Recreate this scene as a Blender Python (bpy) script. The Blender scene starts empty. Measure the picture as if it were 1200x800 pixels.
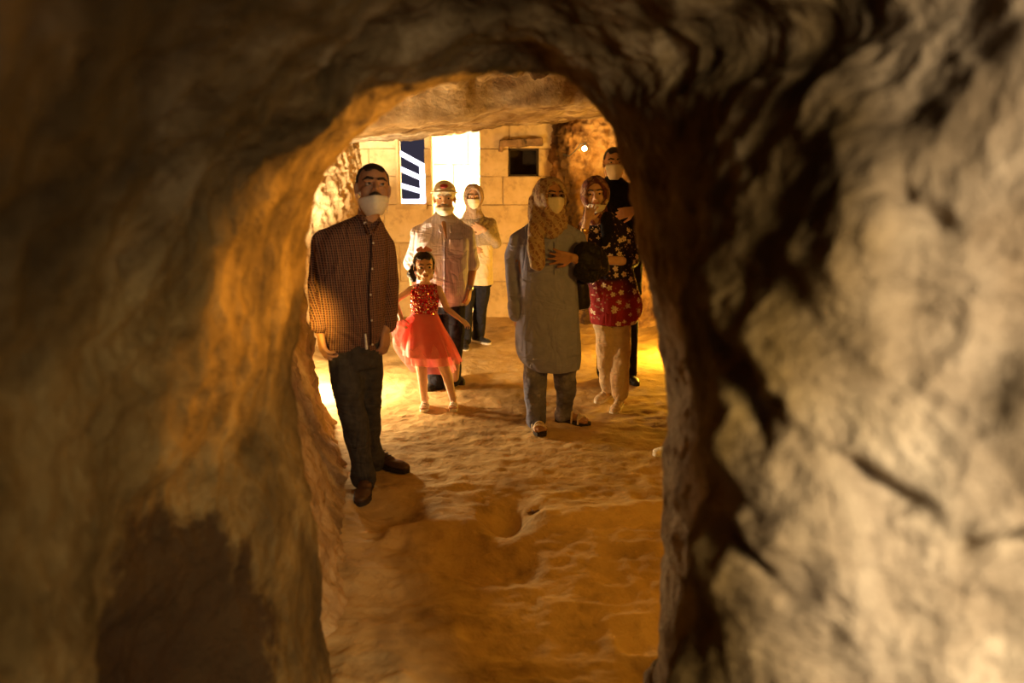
import bpy, bmesh, math, random
import numpy as np
from mathutils import Vector, Matrix, Euler

random.seed(7)
rng = np.random.RandomState(7)
C = bpy.context.scene.collection
sc = bpy.context.scene

# ------------------------------------------------------------------ camera
F = 933.33
CAMZ = 1.75
PITCH = math.atan(205 / F)
cd = bpy.data.cameras.new('camera'); cam = bpy.data.objects.new('camera', cd); C.objects.link(cam)
cd.lens = 28; cd.sensor_width = 36; cd.clip_start = 0.05; cd.clip_end = 300
cam.location = (0, 0, CAMZ); cam.rotation_euler = (math.pi / 2 - PITCH, 0, 0)
cd.dof.use_dof = True; cd.dof.focus_distance = 5.6; cd.dof.aperture_fstop = 1.5
sc.camera = cam

# ------------------------------------------------------------------ world, exposure
w = bpy.data.worlds.new('night'); sc.world = w; w.use_nodes = True
w.node_tree.nodes['Background'].inputs[0].default_value = (0.046, 0.040, 0.062, 1)
w.node_tree.nodes['Background'].inputs[1].default_value = 0.8
sc.view_settings.view_transform = 'Standard'; sc.view_settings.look = 'None'
sc.view_settings.gamma = 1; sc.view_settings.use_curve_mapping = False
sc.view_settings.exposure = 0.0

def lamp(name, kind, loc, power, color, size=0.1, target=None, spot=None, blend=0.5, size_y=None):
    l = bpy.data.lights.new(name, kind); l.energy = power; l.color = color
    if kind == 'AREA':
        l.size = size
        if size_y: l.shape = 'RECTANGLE'; l.size_y = size_y
    else: l.shadow_soft_size = size
    if kind == 'SPOT' and spot: l.spot_size = math.radians(spot); l.spot_blend = blend
    o = bpy.data.objects.new(name, l); C.objects.link(o); o.location = loc
    if target is not None:
        o.rotation_euler = (Vector(target) - Vector(loc)).to_track_quat('-Z', 'Y').to_euler()
    return o

WARM = (1.0, 0.66, 0.30); AMBER = (1.0, 0.50, 0.10); WHITE = (1.0, 0.88, 0.68)
lamp('alcove_light', 'POINT', (-1.60, 6.02, 0.40), 215, (1.0, 0.74, 0.40), 0.09)
lamp('alcove_spot', 'SPOT', (-1.66, 6.15, 0.40), 1300, (1.0, 0.86, 0.60), 0.06, target=(-1.88, 8.1, 2.0), spot=46, blend=0.6)
lamp('right_floor_light', 'POINT', (1.66, 7.30, 0.34), 150, (1.0, 0.50, 0.035), 0.08)
lamp('pillar_light', 'POINT', (1.34, 2.98, 1.62), 50, (1.0, 0.46, 0.04), 0.06)
lamp('pillar_spot', 'SPOT', (1.32, 2.93, 1.60), 470, (1.0, 0.42, 0.04), 0.05, target=(-0.62, 2.02, 1.80), spot=44, blend=1.0)
lamp('sleeve_spot', 'SPOT', (-1.05, 3.56, 1.10), 42, (1.0, 0.50, 0.06), 0.04, target=(-1.04, 4.12, 0.95), spot=52, blend=1.0)
pl = lamp('passage_light', 'AREA', (1.02, -0.50, 1.85), 38, (1.0, 0.79, 0.50), 0.45, target=(1.08, 1.2, 0.95)); pl.data.spread = math.radians(112)
lamp('doorway_light', 'AREA', (0.45, 9.78, 1.6), 850, (1.0, 0.88, 0.66), 0.4, target=(-0.65, 10.5, 1.5), size_y=1.0)
lamp('stair_light', 'SPOT', (-2.4, 10.3, 2.6), 1500, (0.86, 0.84, 1.0), 0.1, target=(-1.6, 12.0, 1.7), spot=80)

# ------------------------------------------------------------------ helpers
def P(u, v, Y):
    a = (u - 600) / F; b = (400 - v) / F
    cp, sp = math.cos(PITCH), math.sin(PITCH)
    d = Vector((a, cp + b * sp, -sp + b * cp))
    return Vector((0, 0, CAMZ)) + d * (Y / d.y)

def hash3(ix, iy, iz, seed):
    with np.errstate(over='ignore'):
        h = (ix.astype(np.int64) * 374761393 + iy.astype(np.int64) * 668265263 + iz.astype(np.int64) * 2147483647 + seed * 1274126177) & 0xffffffff
        h = ((h ^ (h >> 13)) * 1274126177) & 0xffffffff
        h = ((h ^ (h >> 16)) * 2246822519) & 0xffffffff
        h = h ^ (h >> 15)
    return (h & 0xffff) / 32767.5 - 1.0

def vnoise(p, seed=0):
    f = np.floor(p); i = f.astype(np.int64); t = p - f; t = t * t * t * (t * (t * 6 - 15) + 10)
    r = 0
    for dx in (0, 1):
        for dy in (0, 1):
            for dz in (0, 1):
                wgt = (t[:, 0] if dx else 1 - t[:, 0]) * (t[:, 1] if dy else 1 - t[:, 1]) * (t[:, 2] if dz else 1 - t[:, 2])
                r = r + wgt * hash3(i[:, 0] + dx, i[:, 1] + dy, i[:, 2] + dz, seed)
    return r

def fbm(p, scale=1.0, octaves=4, seed=0, ridged=False, stretch=(1, 1, 1)):
    p = np.asarray(p) * np.array(stretch) * scale
    a = 1.0; s = 0; tot = 0
    for o in range(octaves):
        n = vnoise(p + 17.3 * o, seed + o)
        if ridged: n = 1 - 2 * np.abs(n)
        s = s + a * n; tot += a; a *= 0.5; p = p * 2.03
    return s / tot

def mesh_from(name, verts, faces, mat=None, parent=None, smooth=True, mats=None, fmat=None):
    me = bpy.data.meshes.new(name)
    me.from_pydata([tuple(v) for v in verts], [], faces)
    if mat: me.materials.append(mat)
    if smooth: me.polygons.foreach_set('use_smooth', [True] * len(me.polygons))
    me.update()
    o = bpy.data.objects.new(name, me); C.objects.link(o)
    if parent: o.parent = parent
    return o

def tag(o, label=None, cat=None, group=None, kind=None):
    if label: o['label'] = label
    if cat: o['category'] = cat
    if group: o['group'] = group
    if kind: o['kind'] = kind
    return o

def thing(name, loc, label, cat, group=None):
    o = bpy.data.objects.new(name, None); C.objects.link(o); o.location = loc; o.empty_display_size = 0.1
    return tag(o, label, cat, group)

class Soup:
    def __init__(s): s.v = []; s.f = []
    def add(s, verts, faces):
        n = len(s.v); s.v += [Vector(v) for v in verts]; s.f += [tuple(i + n for i in f) for f in faces]; return s
    def ell(s, c, r, rot=None, nu=18, nv=12):
        c = Vector(c)
        if not hasattr(r, '__len__'): r = (r, r, r)
        vs = [Vector((0, 0, r[2]))]
        for j in range(1, nv):
            th = math.pi * j / nv
            for i in range(nu):
                ph = 2 * math.pi * i / nu
                vs.append(Vector((r[0] * math.sin(th) * math.cos(ph), r[1] * math.sin(th) * math.sin(ph), r[2] * math.cos(th))))
        vs.append(Vector((0, 0, -r[2])))
        if rot is not None: vs = [rot @ q for q in vs]
        fs = [(0, 1 + i, 1 + (i + 1) % nu) for i in range(nu)]
        for j in range(nv - 2):
            a = 1 + j * nu; b = a + nu
            fs += [(a + i, b + i, b + (i + 1) % nu, a + (i + 1) % nu) for i in range(nu)]
        a = 1 + (nv - 2) * nu; e = len(vs) - 1
        fs += [(a + i, e, a + (i + 1) % nu) for i in range(nu)]
        return s.add([c + q for q in vs], fs)
    def cap(s, p0, r0, p1, r1, n=14, flat=1.0, axis=None):
        p0 = Vector(p0); p1 = Vector(p1); d = p1 - p0; L = d.length
        if L < 1e-6: return s.ell(p0, r0)
        z = d / L
        x = (axis - z * axis.dot(z)).normalized() if axis is not None else z.orthogonal().normalized()
        y = z.cross(x); vs = []; m = 5; rings = []
        for k in range(1, m + 1):
            a = math.pi / 2 * k / m; rings.append((p0 - z * r0 * math.cos(a), r0 * math.sin(a)))
        for k in range(m):
            a = math.pi / 2 * k / m; rings.append((p1 + z * r1 * math.sin(a), r1 * math.cos(a)))
        vs.append(p0 - z * r0)
        for c, r in rings:
            for i in range(n):
                a = 2 * math.pi * i / n; vs.append(c + x * r * math.cos(a) + y * r * flat * math.sin(a))
        vs.append(p1 + z * r1)
        fs = [(0, 1 + (i + 1) % n, 1 + i) for i in range(n)]
        for j in range(len(rings) - 1):
            a = 1 + j * n; b = a + n
            fs += [(a + i, a + (i + 1) % n, b + (i + 1) % n, b + i) for i in range(n)]
        a = 1 + (len(rings) - 1) * n; e = len(vs) - 1
        fs += [(a + i, a + (i + 1) % n, e) for i in range(n)]
        return s.add(vs, fs)
    def chain(s, pts, rs, n=14, flat=1.0, axis=None):
        for i in range(len(pts) - 1): s.cap(pts[i], rs[i], pts[i + 1], rs[i + 1], n, flat, axis)
        return s
    def loft(s, rings, n=32, close=True, power=2.0, sub=4, fold=0.0, nf=9, mat=None):
        """rings: (center, rx, ry, yaw) horizontal ellipses; or via mat placed in another frame"""
        R = []
        for k in range(len(rings) - 1):
            for t in range(sub):
                R.append(cr(rings, k, t / sub))
        R.append(tuple(rings[-1]))
        vs = []
        for q, (c, rx, ry, yaw) in enumerate(R):
            fr = q / max(1, len(R) - 1)
            for i in range(n):
                a = 2 * math.pi * i / n
                ca, sa = math.cos(a), math.sin(a)
                x = math.copysign(abs(ca) ** (2 / power), ca); y = math.copysign(abs(sa) ** (2 / power), sa)
                fo = 1 + fold * fr * math.sin(nf * a + 1.3 * math.sin(2 * a)) if fold else 1
                p = Vector((x * rx * fo, y * ry * fo, 0)); p.rotate(Euler((0, 0, yaw)))
                vs.append(Vector(c) + p)
        fs = []
        for j in range(len(R) - 1):
            a = j * n; b = a + n
            fs += [(a + i, a + (i + 1) % n, b + (i + 1) % n, b + i) for i in range(n)]
        if close:
            fs.append(tuple(reversed(range(n)))); fs.append(tuple(range(len(vs) - n, len(vs))))
        if mat is not None: vs = [mat @ q for q in vs]
        return s.add(vs, fs)
    def box(s, c, h, rot=None):
        c = Vector(c); vs = []
        for x in (-1, 1):
            for y in (-1, 1):
                for z in (-1, 1):
                    q = Vector((x * h[0], y * h[1], z * h[2]))
                    if rot is not None: q = rot @ q
                    vs.append(c + q)
        return s.add(vs, [(0, 1, 3, 2), (4, 6, 7, 5), (0, 4, 5, 1), (2, 3, 7, 6), (0, 2, 6, 4), (1, 5, 7, 3)])
    def xf(s, m):
        s.v = [m @ q for q in s.v]; return s
    def build(s, name, mat, parent=None, voxel=None, smooth=4, wrinkle=0.0, wscale=9, wstretch=(1, 1, 1), solid=0, seed=3, shade=True, ridg=False):
        o = mesh_from(name, s.v, s.f, mat, parent, smooth=shade)
        if voxel or solid:
            if voxel:
                bm = bmesh.new(); bm.from_mesh(o.data); bmesh.ops.recalc_face_normals(bm, faces=bm.faces); bm.to_mesh(o.data); bm.free()
                m = o.modifiers.new('r', 'REMESH'); m.mode = 'VOXEL'; m.voxel_size = voxel; m.use_smooth_shade = True
                if smooth:
                    m = o.modifiers.new('s', 'SMOOTH'); m.factor = 0.5; m.iterations = smooth
            if solid:
                m = o.modifiers.new('so', 'SOLIDIFY'); m.thickness = solid; m.offset = 0
            dg = bpy.context.evaluated_depsgraph_get()
            me = bpy.data.meshes.new_from_object(o.evaluated_get(dg)); me.name = name
            o.modifiers.clear(); old = o.data; o.data = me; bpy.data.meshes.remove(old)
            if not me.materials: me.materials.append(mat)
            if shade: me.polygons.foreach_set('use_smooth', [True] * len(me.polygons))
        if wrinkle:
            me = o.data; n = len(me.vertices)
            co = np.empty(n * 3); me.vertices.foreach_get('co', co); co = co.reshape(-1, 3)
            no = np.empty(n * 3); me.vertices.foreach_get('normal', no); no = no.reshape(-1, 3)
            d = fbm(co, wscale, 3, seed, ridged=ridg, stretch=wstretch)
            co += no * (d * wrinkle)[:, None]
            me.vertices.foreach_set('co', co.ravel()); me.update()
        return o

def cr(rings, k, t):
    n = len(rings)
    g = lambda i: rings[min(max(i, 0), n - 1)]
    a, b, c, d = g(k - 1), g(k), g(k + 1), g(k + 2)
    f = lambda p0, p1, p2, p3: 0.5 * ((2 * p1) + (-p0 + p2) * t + (2 * p0 - 5 * p1 + 4 * p2 - p3) * t * t + (-p0 + 3 * p1 - 3 * p2 + p3) * t ** 3)
    return (f(Vector(a[0]), Vector(b[0]), Vector(c[0]), Vector(d[0])), abs(f(a[1], b[1], c[1], d[1])), abs(f(a[2], b[2], c[2], d[2])), f(a[3], b[3], c[3], d[3]))

def spline(pts, t):
    """Catmull-Rom through array pts (n,k) at params t in [0,n-1]"""
    pts = np.asarray(pts, float); n = len(pts); t = np.clip(np.asarray(t), 0, n - 1 - 1e-9); k = np.floor(t).astype(int); f = (t - k)
    g = lambda i: pts[np.clip(i, 0, n - 1)]
    p0, p1, p2, p3 = g(k - 1), g(k), g(k + 1), g(k + 2)
    sh = (len(t),) + (1,) * (pts.ndim - 1); f = f.reshape(sh)
    return 0.5 * (2 * p1 + (-p0 + p2) * f + (2 * p0 - 5 * p1 + 4 * p2 - p3) * f ** 2 + (-p0 + 3 * p1 - 3 * p2 + p3) * f ** 3)

# ------------------------------------------------------------------ materials
class NT:
    def __init__(s, name):
        s.m = bpy.data.materials.new(name); s.m.use_nodes = True; s.t = s.m.node_tree
        s.b = s.t.nodes['Principled BSDF']; s.out = s.t.nodes['Material Output']
    def n(s, ty, **kw):
        q = s.t.nodes.new(ty)
        for k, val in kw.items():
            if k.startswith('i_'): q.inputs[k[2:]].default_value = val
            else: setattr(q, k, val)
        return q
    def l(s, a, b): s.t.links.new(a, b)
    def ramp(s, src, stops, interp='LINEAR'):
        r = s.n('ShaderNodeValToRGB'); e = r.color_ramp.elements; r.color_ramp.interpolation = interp
        while len(e) < len(stops): e.new(0.5)
        for q, (p, c) in zip(e, stops): q.position = p; q.color = (*c, 1) if len(c) == 3 else c
        s.l(src, r.inputs[0]); return r.outputs[0]
    def mix(s, f, a, b, mode='MIX'):
        q = s.n('ShaderNodeMix', data_type='RGBA', blend_type=mode)
        for inp, val in ((q.inputs[0], f), (q.inputs[6], a), (q.inputs[7], b)):
            if hasattr(val, 'is_linked') or hasattr(val, 'links'): s.l(val, inp)
            else: inp.default_value = val if not hasattr(val, '__len__') else (*val, 1)
        return q.outputs[2]
    def math(s, op, a, b=0.0, c=None):
        q = s.n('ShaderNodeMath', operation=op)
        for i, val in enumerate((a, b) if c is None else (a, b, c)):
            if hasattr(val, 'links'): s.l(val, q.inputs[i])
            else: q.inputs[i].default_value = val
        return q.outputs[0]
    def coord(s, kind='Object', scale=(1, 1, 1), rot=(0, 0, 0)):
        tc = s.n('ShaderNodeTexCoord'); mp = s.n('ShaderNodeMapping'); mp.inputs['Scale'].default_value = scale; mp.inputs['Rotation'].default_value = rot
        s.l(tc.outputs[kind], mp.inputs[0]); return mp.outputs[0]
    def noise(s, vec, scale, detail=6, rough=0.6, dist=0.0):
        q = s.n('ShaderNodeTexNoise'); q.inputs['Scale'].default_value = scale; q.inputs['Detail'].default_value = detail
        q.inputs['Roughness'].default_value = rough; q.inputs['Distortion'].default_value = dist
        s.l(vec, q.inputs['Vector']); return q.outputs['Fac']
    def bump(s, h, strength=0.5, dist=0.01, prev=None):
        q = s.n('ShaderNodeBump'); q.inputs['Strength'].default_value = strength; q.inputs['Distance'].default_value = dist
        s.l(h, q.inputs['Height'])
        if prev is not None: s.l(prev, q.inputs['Normal'])
        s.l(q.outputs[0], s.b.inputs['Normal']); return q.outputs[0]
    def base(s, c, rough=0.8, metal=0.0, spec=0.3):
        if hasattr(c, 'links'): s.l(c, s.b.inputs['Base Color'])
        else: s.b.inputs['Base Color'].default_value = (*c, 1)
        s.b.inputs['Roughness'].default_value = rough; s.b.inputs['Metallic'].default_value = metal
        s.b.inputs['Specular IOR Level'].default_value = spec
        return s.m

def rock_mat(name, c1, c2, c3, scale=3.0, bump=0.6, bdist=0.02, stretch=(1, 1, 1), dark=(0.05, 0.035, 0.02), darkamt=0.38):
    m = NT(name); v = m.coord(scale=stretch)
    a = m.noise(v, scale, 8, 0.65, 0.4); b = m.noise(v, scale * 3.1, 6, 0.7, 0.2); c = m.noise(v, scale * 0.6, 4, 0.6, 0.8)
    col = m.ramp(a, [(0.32, c1), (0.5, c2), (0.68, c3)])
    dk = m.ramp(c, [(darkamt - 0.08, (1, 1, 1)), (darkamt + 0.10, (0, 0, 0))])
    col = m.mix(dk, col, dark)
    pit = m.ramp(b, [(0.30, (0.35, 0.32, 0.3)), (0.46, (1, 1, 1))])
    col = m.mix(0.55, col, pit, 'MULTIPLY')
    hh = m.math('ADD', m.math('MULTIPLY', a, 1.0), m.math('MULTIPLY', b, 0.45))
    fine = m.noise(v, scale * 14, 4, 0.7)
    p = m.bump(hh, bump, bdist); m.bump(fine, bump * 0.6, bdist * 0.25, p)
    return m.base(col, 0.92, spec=0.15)

def front_mat():
    m = NT('passage_rock'); v = m.coord(); sx = m.n('ShaderNodeSeparateXYZ'); m.l(v, sx.inputs[0])
    a = m.noise(v, 3.2, 8, 0.66, 0.5); b = m.noise(v, 9.5, 6, 0.7, 0.3); c = m.noise(v, 1.9, 4, 0.6, 0.8); w = m.noise(v, 2.6, 4, 0.6)
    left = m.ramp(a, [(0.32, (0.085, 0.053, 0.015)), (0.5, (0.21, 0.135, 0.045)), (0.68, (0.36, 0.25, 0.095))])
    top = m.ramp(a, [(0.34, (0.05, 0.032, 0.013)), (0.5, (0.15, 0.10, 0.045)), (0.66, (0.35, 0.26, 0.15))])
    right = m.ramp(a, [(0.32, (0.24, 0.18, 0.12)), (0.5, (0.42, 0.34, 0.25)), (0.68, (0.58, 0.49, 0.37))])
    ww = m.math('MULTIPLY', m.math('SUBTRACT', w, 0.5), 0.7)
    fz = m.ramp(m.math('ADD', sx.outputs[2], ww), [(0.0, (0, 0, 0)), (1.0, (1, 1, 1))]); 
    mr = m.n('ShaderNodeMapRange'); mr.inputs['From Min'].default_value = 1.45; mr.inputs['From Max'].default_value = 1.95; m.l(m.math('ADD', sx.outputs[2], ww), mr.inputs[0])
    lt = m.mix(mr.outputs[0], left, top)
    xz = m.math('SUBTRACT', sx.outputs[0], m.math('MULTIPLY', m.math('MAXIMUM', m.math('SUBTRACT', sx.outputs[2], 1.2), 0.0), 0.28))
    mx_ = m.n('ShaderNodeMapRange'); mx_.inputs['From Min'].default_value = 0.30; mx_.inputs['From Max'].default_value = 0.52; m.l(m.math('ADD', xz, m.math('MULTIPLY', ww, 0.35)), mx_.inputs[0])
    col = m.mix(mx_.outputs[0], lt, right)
    dk = m.ramp(c, [(0.32, (1, 1, 1)), (0.50, (0, 0, 0))]); col = m.mix(m.math('MULTIPLY', dk, 0.85), col, (0.055, 0.037, 0.018))
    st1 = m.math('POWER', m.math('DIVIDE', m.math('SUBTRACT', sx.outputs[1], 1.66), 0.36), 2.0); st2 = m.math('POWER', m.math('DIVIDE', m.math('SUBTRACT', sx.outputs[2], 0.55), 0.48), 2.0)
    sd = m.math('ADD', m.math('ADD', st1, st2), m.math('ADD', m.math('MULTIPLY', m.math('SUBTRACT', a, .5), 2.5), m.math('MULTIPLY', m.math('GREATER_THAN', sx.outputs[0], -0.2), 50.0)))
    col = m.mix(m.ramp(sd, [(0.7, (0.85, 0.85, 0.85)), (1.0, (0, 0, 0))]), col, (0.05, 0.026, 0.012))  # lower left hollow darkened further in the colour
    pit = m.ramp(b, [(0.30, (0.35, 0.32, 0.3)), (0.46, (1, 1, 1))]); col = m.mix(0.55, col, pit, 'MULTIPLY')
    p_ = m.bump(m.math('ADD', a, m.math('MULTIPLY', b, 0.45)), 1.0, 0.06); m.bump(m.noise(v, 42, 4, 0.7), 0.5, 0.008, p_)
    return m.base(col, 0.92, spec=0.15)
M_FRONT = front_mat()
M_FLOOR = rock_mat('packed_earth_floor', (0.36, 0.23, 0.085), (0.49, 0.335, 0.14), (0.60, 0.43, 0.20), 1.6, 0.9, 0.035, dark=(0.22, 0.135, 0.05), darkamt=0.40)
M_ROCKL = rock_mat('olive_brown_rock', (0.12, 0.08, 0.03), (0.22, 0.155, 0.065), (0.33, 0.24, 0.115), 3.0, 0.8, 0.03, dark=(0.07, 0.045, 0.02), darkamt=0.40)
M_ROCKT = rock_mat('dark_ceiling_rock', (0.09, 0.06, 0.028), (0.20, 0.14, 0.07), (0.38, 0.29, 0.18), 3.4, 0.9, 0.03, dark=(0.045, 0.03, 0.016), darkamt=0.43)
M_ROCKR = rock_mat('grey_beige_rock', (0.26, 0.20, 0.14), (0.42, 0.34, 0.25), (0.56, 0.47, 0.36), 3.6, 0.9, 0.03, dark=(0.10, 0.07, 0.045), darkamt=0.36)
M_ROOM = rock_mat('cave_room_rock', (0.28, 0.17, 0.07), (0.44, 0.29, 0.13), (0.58, 0.43, 0.23), 3.2, 1.0, 0.03, dark=(0.14, 0.09, 0.045), darkamt=0.36)
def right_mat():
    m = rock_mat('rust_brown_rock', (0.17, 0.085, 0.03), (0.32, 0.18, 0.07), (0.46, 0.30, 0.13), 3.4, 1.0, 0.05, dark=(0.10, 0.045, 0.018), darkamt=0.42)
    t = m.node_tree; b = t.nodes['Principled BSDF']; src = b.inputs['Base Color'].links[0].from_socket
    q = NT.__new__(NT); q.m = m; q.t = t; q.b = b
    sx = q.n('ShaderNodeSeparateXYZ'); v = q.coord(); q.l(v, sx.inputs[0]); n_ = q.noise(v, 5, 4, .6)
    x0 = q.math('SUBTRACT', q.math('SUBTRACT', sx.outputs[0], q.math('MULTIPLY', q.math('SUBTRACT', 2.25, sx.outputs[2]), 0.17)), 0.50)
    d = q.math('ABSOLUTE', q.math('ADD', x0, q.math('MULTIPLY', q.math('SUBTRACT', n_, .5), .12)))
    f = q.ramp(d, [(0.05, (1, 1, 1)), (0.10, (0, 0, 0))]); q.base(q.mix(q.math('MULTIPLY', f, .85), src, (0.05, 0.026, 0.012)), 0.92, spec=.15)  # slanting dark band: shade of the fold beside the back wall, painted in
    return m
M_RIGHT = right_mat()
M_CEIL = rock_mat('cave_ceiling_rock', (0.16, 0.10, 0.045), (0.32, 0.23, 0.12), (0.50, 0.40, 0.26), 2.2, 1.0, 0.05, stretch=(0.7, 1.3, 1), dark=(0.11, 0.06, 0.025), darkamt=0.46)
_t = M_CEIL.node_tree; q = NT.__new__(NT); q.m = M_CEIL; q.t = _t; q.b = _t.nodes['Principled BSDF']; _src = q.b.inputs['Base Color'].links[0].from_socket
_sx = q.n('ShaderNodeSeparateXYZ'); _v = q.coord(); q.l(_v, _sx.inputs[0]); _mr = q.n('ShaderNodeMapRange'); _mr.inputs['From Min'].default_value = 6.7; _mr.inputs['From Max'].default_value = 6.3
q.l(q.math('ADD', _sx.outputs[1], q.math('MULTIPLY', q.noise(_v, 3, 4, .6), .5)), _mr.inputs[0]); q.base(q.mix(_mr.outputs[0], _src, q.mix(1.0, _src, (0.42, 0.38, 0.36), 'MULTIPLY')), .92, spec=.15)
M_STONE = rock_mat('cut_limestone', (0.44, 0.30, 0.13), (0.58, 0.42, 0.20), (0.66, 0.50, 0.27), 2.4, 0.5, 0.015, dark=(0.26, 0.17, 0.08), darkamt=0.33)
M_MORTAR = rock_mat('wall_mortar', (0.38, 0.27, 0.13), (0.50, 0.37, 0.19), (0.58, 0.44, 0.24), 6, 0.5, 0.01)
M_LINTEL = rock_mat('stained_lintel_stone', (0.17, 0.10, 0.05), (0.25, 0.15, 0.07), (0.33, 0.21, 0.11), 5, 0.6, 0.01)
M_NICHE_SHADE = rock_mat('niche_shade_stone', (0.02, 0.014, 0.008), (0.04, 0.028, 0.015), (0.06, 0.04, 0.02), 5, 0.6, 0.01)  # near-black lining stands in for the shade inside the niche

FOLDS = ('cloth', 'sweater', 'scarf', 'jeans', 'denim')
def folds(m, prev=None):
    f = m.noise(m.coord(scale=(1, 1, .38), rot=(0, .35, 0)), 7.5, 2, 0.5, 1.0); f2 = m.noise(m.coord(scale=(.5, .5, 1.2), rot=(0, -.3, 0)), 9, 2, 0.5, .8)
    h = m.math('ADD', m.math('ABSOLUTE', m.math('SUBTRACT', f, .5)), m.math('MULTIPLY', m.math('ABSOLUTE', m.math('SUBTRACT', f2, .5)), .6))
    return m.bump(h, .7, .07, prev)
def plain(name, c, rough=0.8, spec=0.3, metal=0.0, nscale=60, var=0.25, bump=0.25, bd=0.002, sss=0.0, emit=None, es=0):
    m = NT(name); v = m.coord(); a = m.noise(v, nscale, 4, 0.6)
    if any(k in name for k in FOLDS): folds(m); bump = 0
    lo = tuple(x * (1 - var) for x in c); hi = tuple(min(1, x * (1 + var)) for x in c)
    col = m.ramp(a, [(0.3, lo), (0.7, hi)])
    if bump: m.bump(a, bump, bd)
    m.base(col, rough, metal, spec)
    if sss:
        m.b.inputs['Subsurface Weight'].default_value = sss; m.b.inputs['Subsurface Radius'].default_value = (1, 0.35, 0.2); m.b.inputs['Subsurface Scale'].default_value = 0.01
    if emit:
        m.b.inputs['Emission Color'].default_value = (*emit, 1); m.b.inputs['Emission Strength'].default_value = es
    return m.m

def skin(name, c): return plain(name, c, 0.55, 0.35, nscale=18, var=0.12, bump=0.1, bd=0.001, sss=0.15)
SK_TAN = skin('tanned_skin', (0.42, 0.235, 0.14)); SK_MED = skin('olive_skin', (0.52, 0.31, 0.19)); SK_FAIR = skin('fair_skin', (0.66, 0.43, 0.30))
M_EYE = plain('eye_white', (0.42, 0.37, 0.33), 0.3, 0.5, var=0.02, bump=0)
M_IRIS = plain('dark_iris', (0.03, 0.015, 0.008), 0.15, 0.6, var=0.1, bump=0)
M_HAIR = plain('black_hair', (0.018, 0.012, 0.010), 0.55, 0.4, nscale=160, var=0.6, bump=0.8, bd=0.004)
M_GREYHAIR = plain('grey_hair', (0.30, 0.27, 0.24), 0.7, nscale=160, bump=0.8, bd=0.003)
M_LIP = plain('lips', (0.45, 0.15, 0.11), 0.5, bump=0)
def mask_mat():
    m = NT('white_mask_fabric'); v = m.coord(); sx = m.n('ShaderNodeSeparateXYZ'); m.l(v, sx.inputs[0])
    a = m.noise(v, 90, 3)
    m.bump(a, 0.2, 0.001); m.b.inputs['Subsurface Weight'].default_value = 0.1
    return m.base(m.ramp(a, [(0.3, (0.74, 0.70, 0.64)), (0.7, (0.84, 0.80, 0.74))]), 0.75)
M_MASK = mask_mat()
M_SHOEBR = plain('brown_leather', (0.075, 0.040, 0.022), 0.45, 0.4, nscale=40, bump=0.2)
M_SHOEBK = plain('black_shoe', (0.02, 0.018, 0.018), 0.5, 0.4)
M_SOLEW = plain('pale_sole', (0.62, 0.56, 0.46), 0.7)
M_SOLEB = plain('dark_sole', (0.03, 0.022, 0.016), 0.7)
M_SNEAK = plain('beige_suede', (0.55, 0.42, 0.28), 0.9, 0.1)
M_SNEAKW = plain('white_sneaker_leather', (0.78, 0.74, 0.66), 0.6)
M_SANDAL = plain('pale_strap_leather', (0.66, 0.55, 0.42), 0.5)
M_TROUS = plain('charcoal_trouser_cloth', (0.050, 0.046, 0.042), 0.9, 0.15, nscale=25, bump=0.3, bd=0.004)
M_NAVY = plain('navy_trouser_cloth', (0.018, 0.018, 0.028), 0.9, 0.1, nscale=25)
M_BLACK = plain('black_cloth', (0.012, 0.011, 0.012), 0.9, 0.1, nscale=25)
M_BAG = plain('black_soft_leather', (0.012, 0.010, 0.010), 0.32, 0.5, nscale=30, bump=0.4, bd=0.004)
M_JACK = plain('black_jacket_cloth', (0.010, 0.009, 0.010), 0.6, 0.25, nscale=20, var=.1)
M_BEIGE = plain('beige_trouser_cloth', (0.56, 0.43, 0.27), 0.9, 0.1, var=.07, nscale=30, bump=0.3, bd=0.004)
M_WHITEFAB = plain('white_undershirt', (0.70, 0.70, 0.72), 0.9)
M_CREAM = plain('cream_tunic_cloth', (0.62, 0.54, 0.40), 0.9, nscale=12, var=0.12)
M_SWEATER = plain('taupe_sweater_knit', (0.30, 0.245, 0.19), 0.95, 0.1, nscale=70, bump=0.6, bd=0.004)
M_TAUPE = plain('taupe_scarf_cloth', (0.33, 0.24, 0.18), 0.85, nscale=14, var=0.2)
M_GREYT = plain('blue_grey_tunic_cloth', (0.26, 0.285, 0.48), 0.85, 0.15, nscale=14, var=0.10, bump=0.3, bd=0.006)
M_GOLD = plain('gold_metal', (0.75, 0.55, 0.25), 0.25, 0.5, 1.0, bump=0)
M_STEEL = plain('steel_metal', (0.6, 0.58, 0.55), 0.3, 0.5, 1.0, bump=0)
M_BUTTON = plain('pale_button', (0.72, 0.68, 0.6), 0.4, bump=0)
M_RED = plain('red_satin', (0.62, 0.018, 0.025), 0.5, 0.4, nscale=20, var=0.15)
M_PLACK = plain('dark_placket', (0.03, 0.016, 0.016), 0.9)
M_CORAL = plain('coral_lining', (0.85, 0.24, 0.22), 0.7, 0.2, nscale=20, var=0.15)
M_CAP = plain('pale_cap_cloth', (0.86, 0.80, 0.72), 0.9)
M_CAPRED = plain('red_emblem_print', (0.50, 0.09, 0.10), 0.8)
M_PINK = plain('pink_ribbon', (0.80, 0.36, 0.34), 0.6)
M_RAIL = plain('white_painted_rail', (0.85, 0.85, 0.88), 0.5, var=0.03, bump=0)
M_HOUSING = plain('black_lamp_housing', (0.03, 0.03, 0.03), 0.5)
M_LEAFD = plain('dry_brown_leaf', (0.12, 0.06, 0.025), 0.8)

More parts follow.
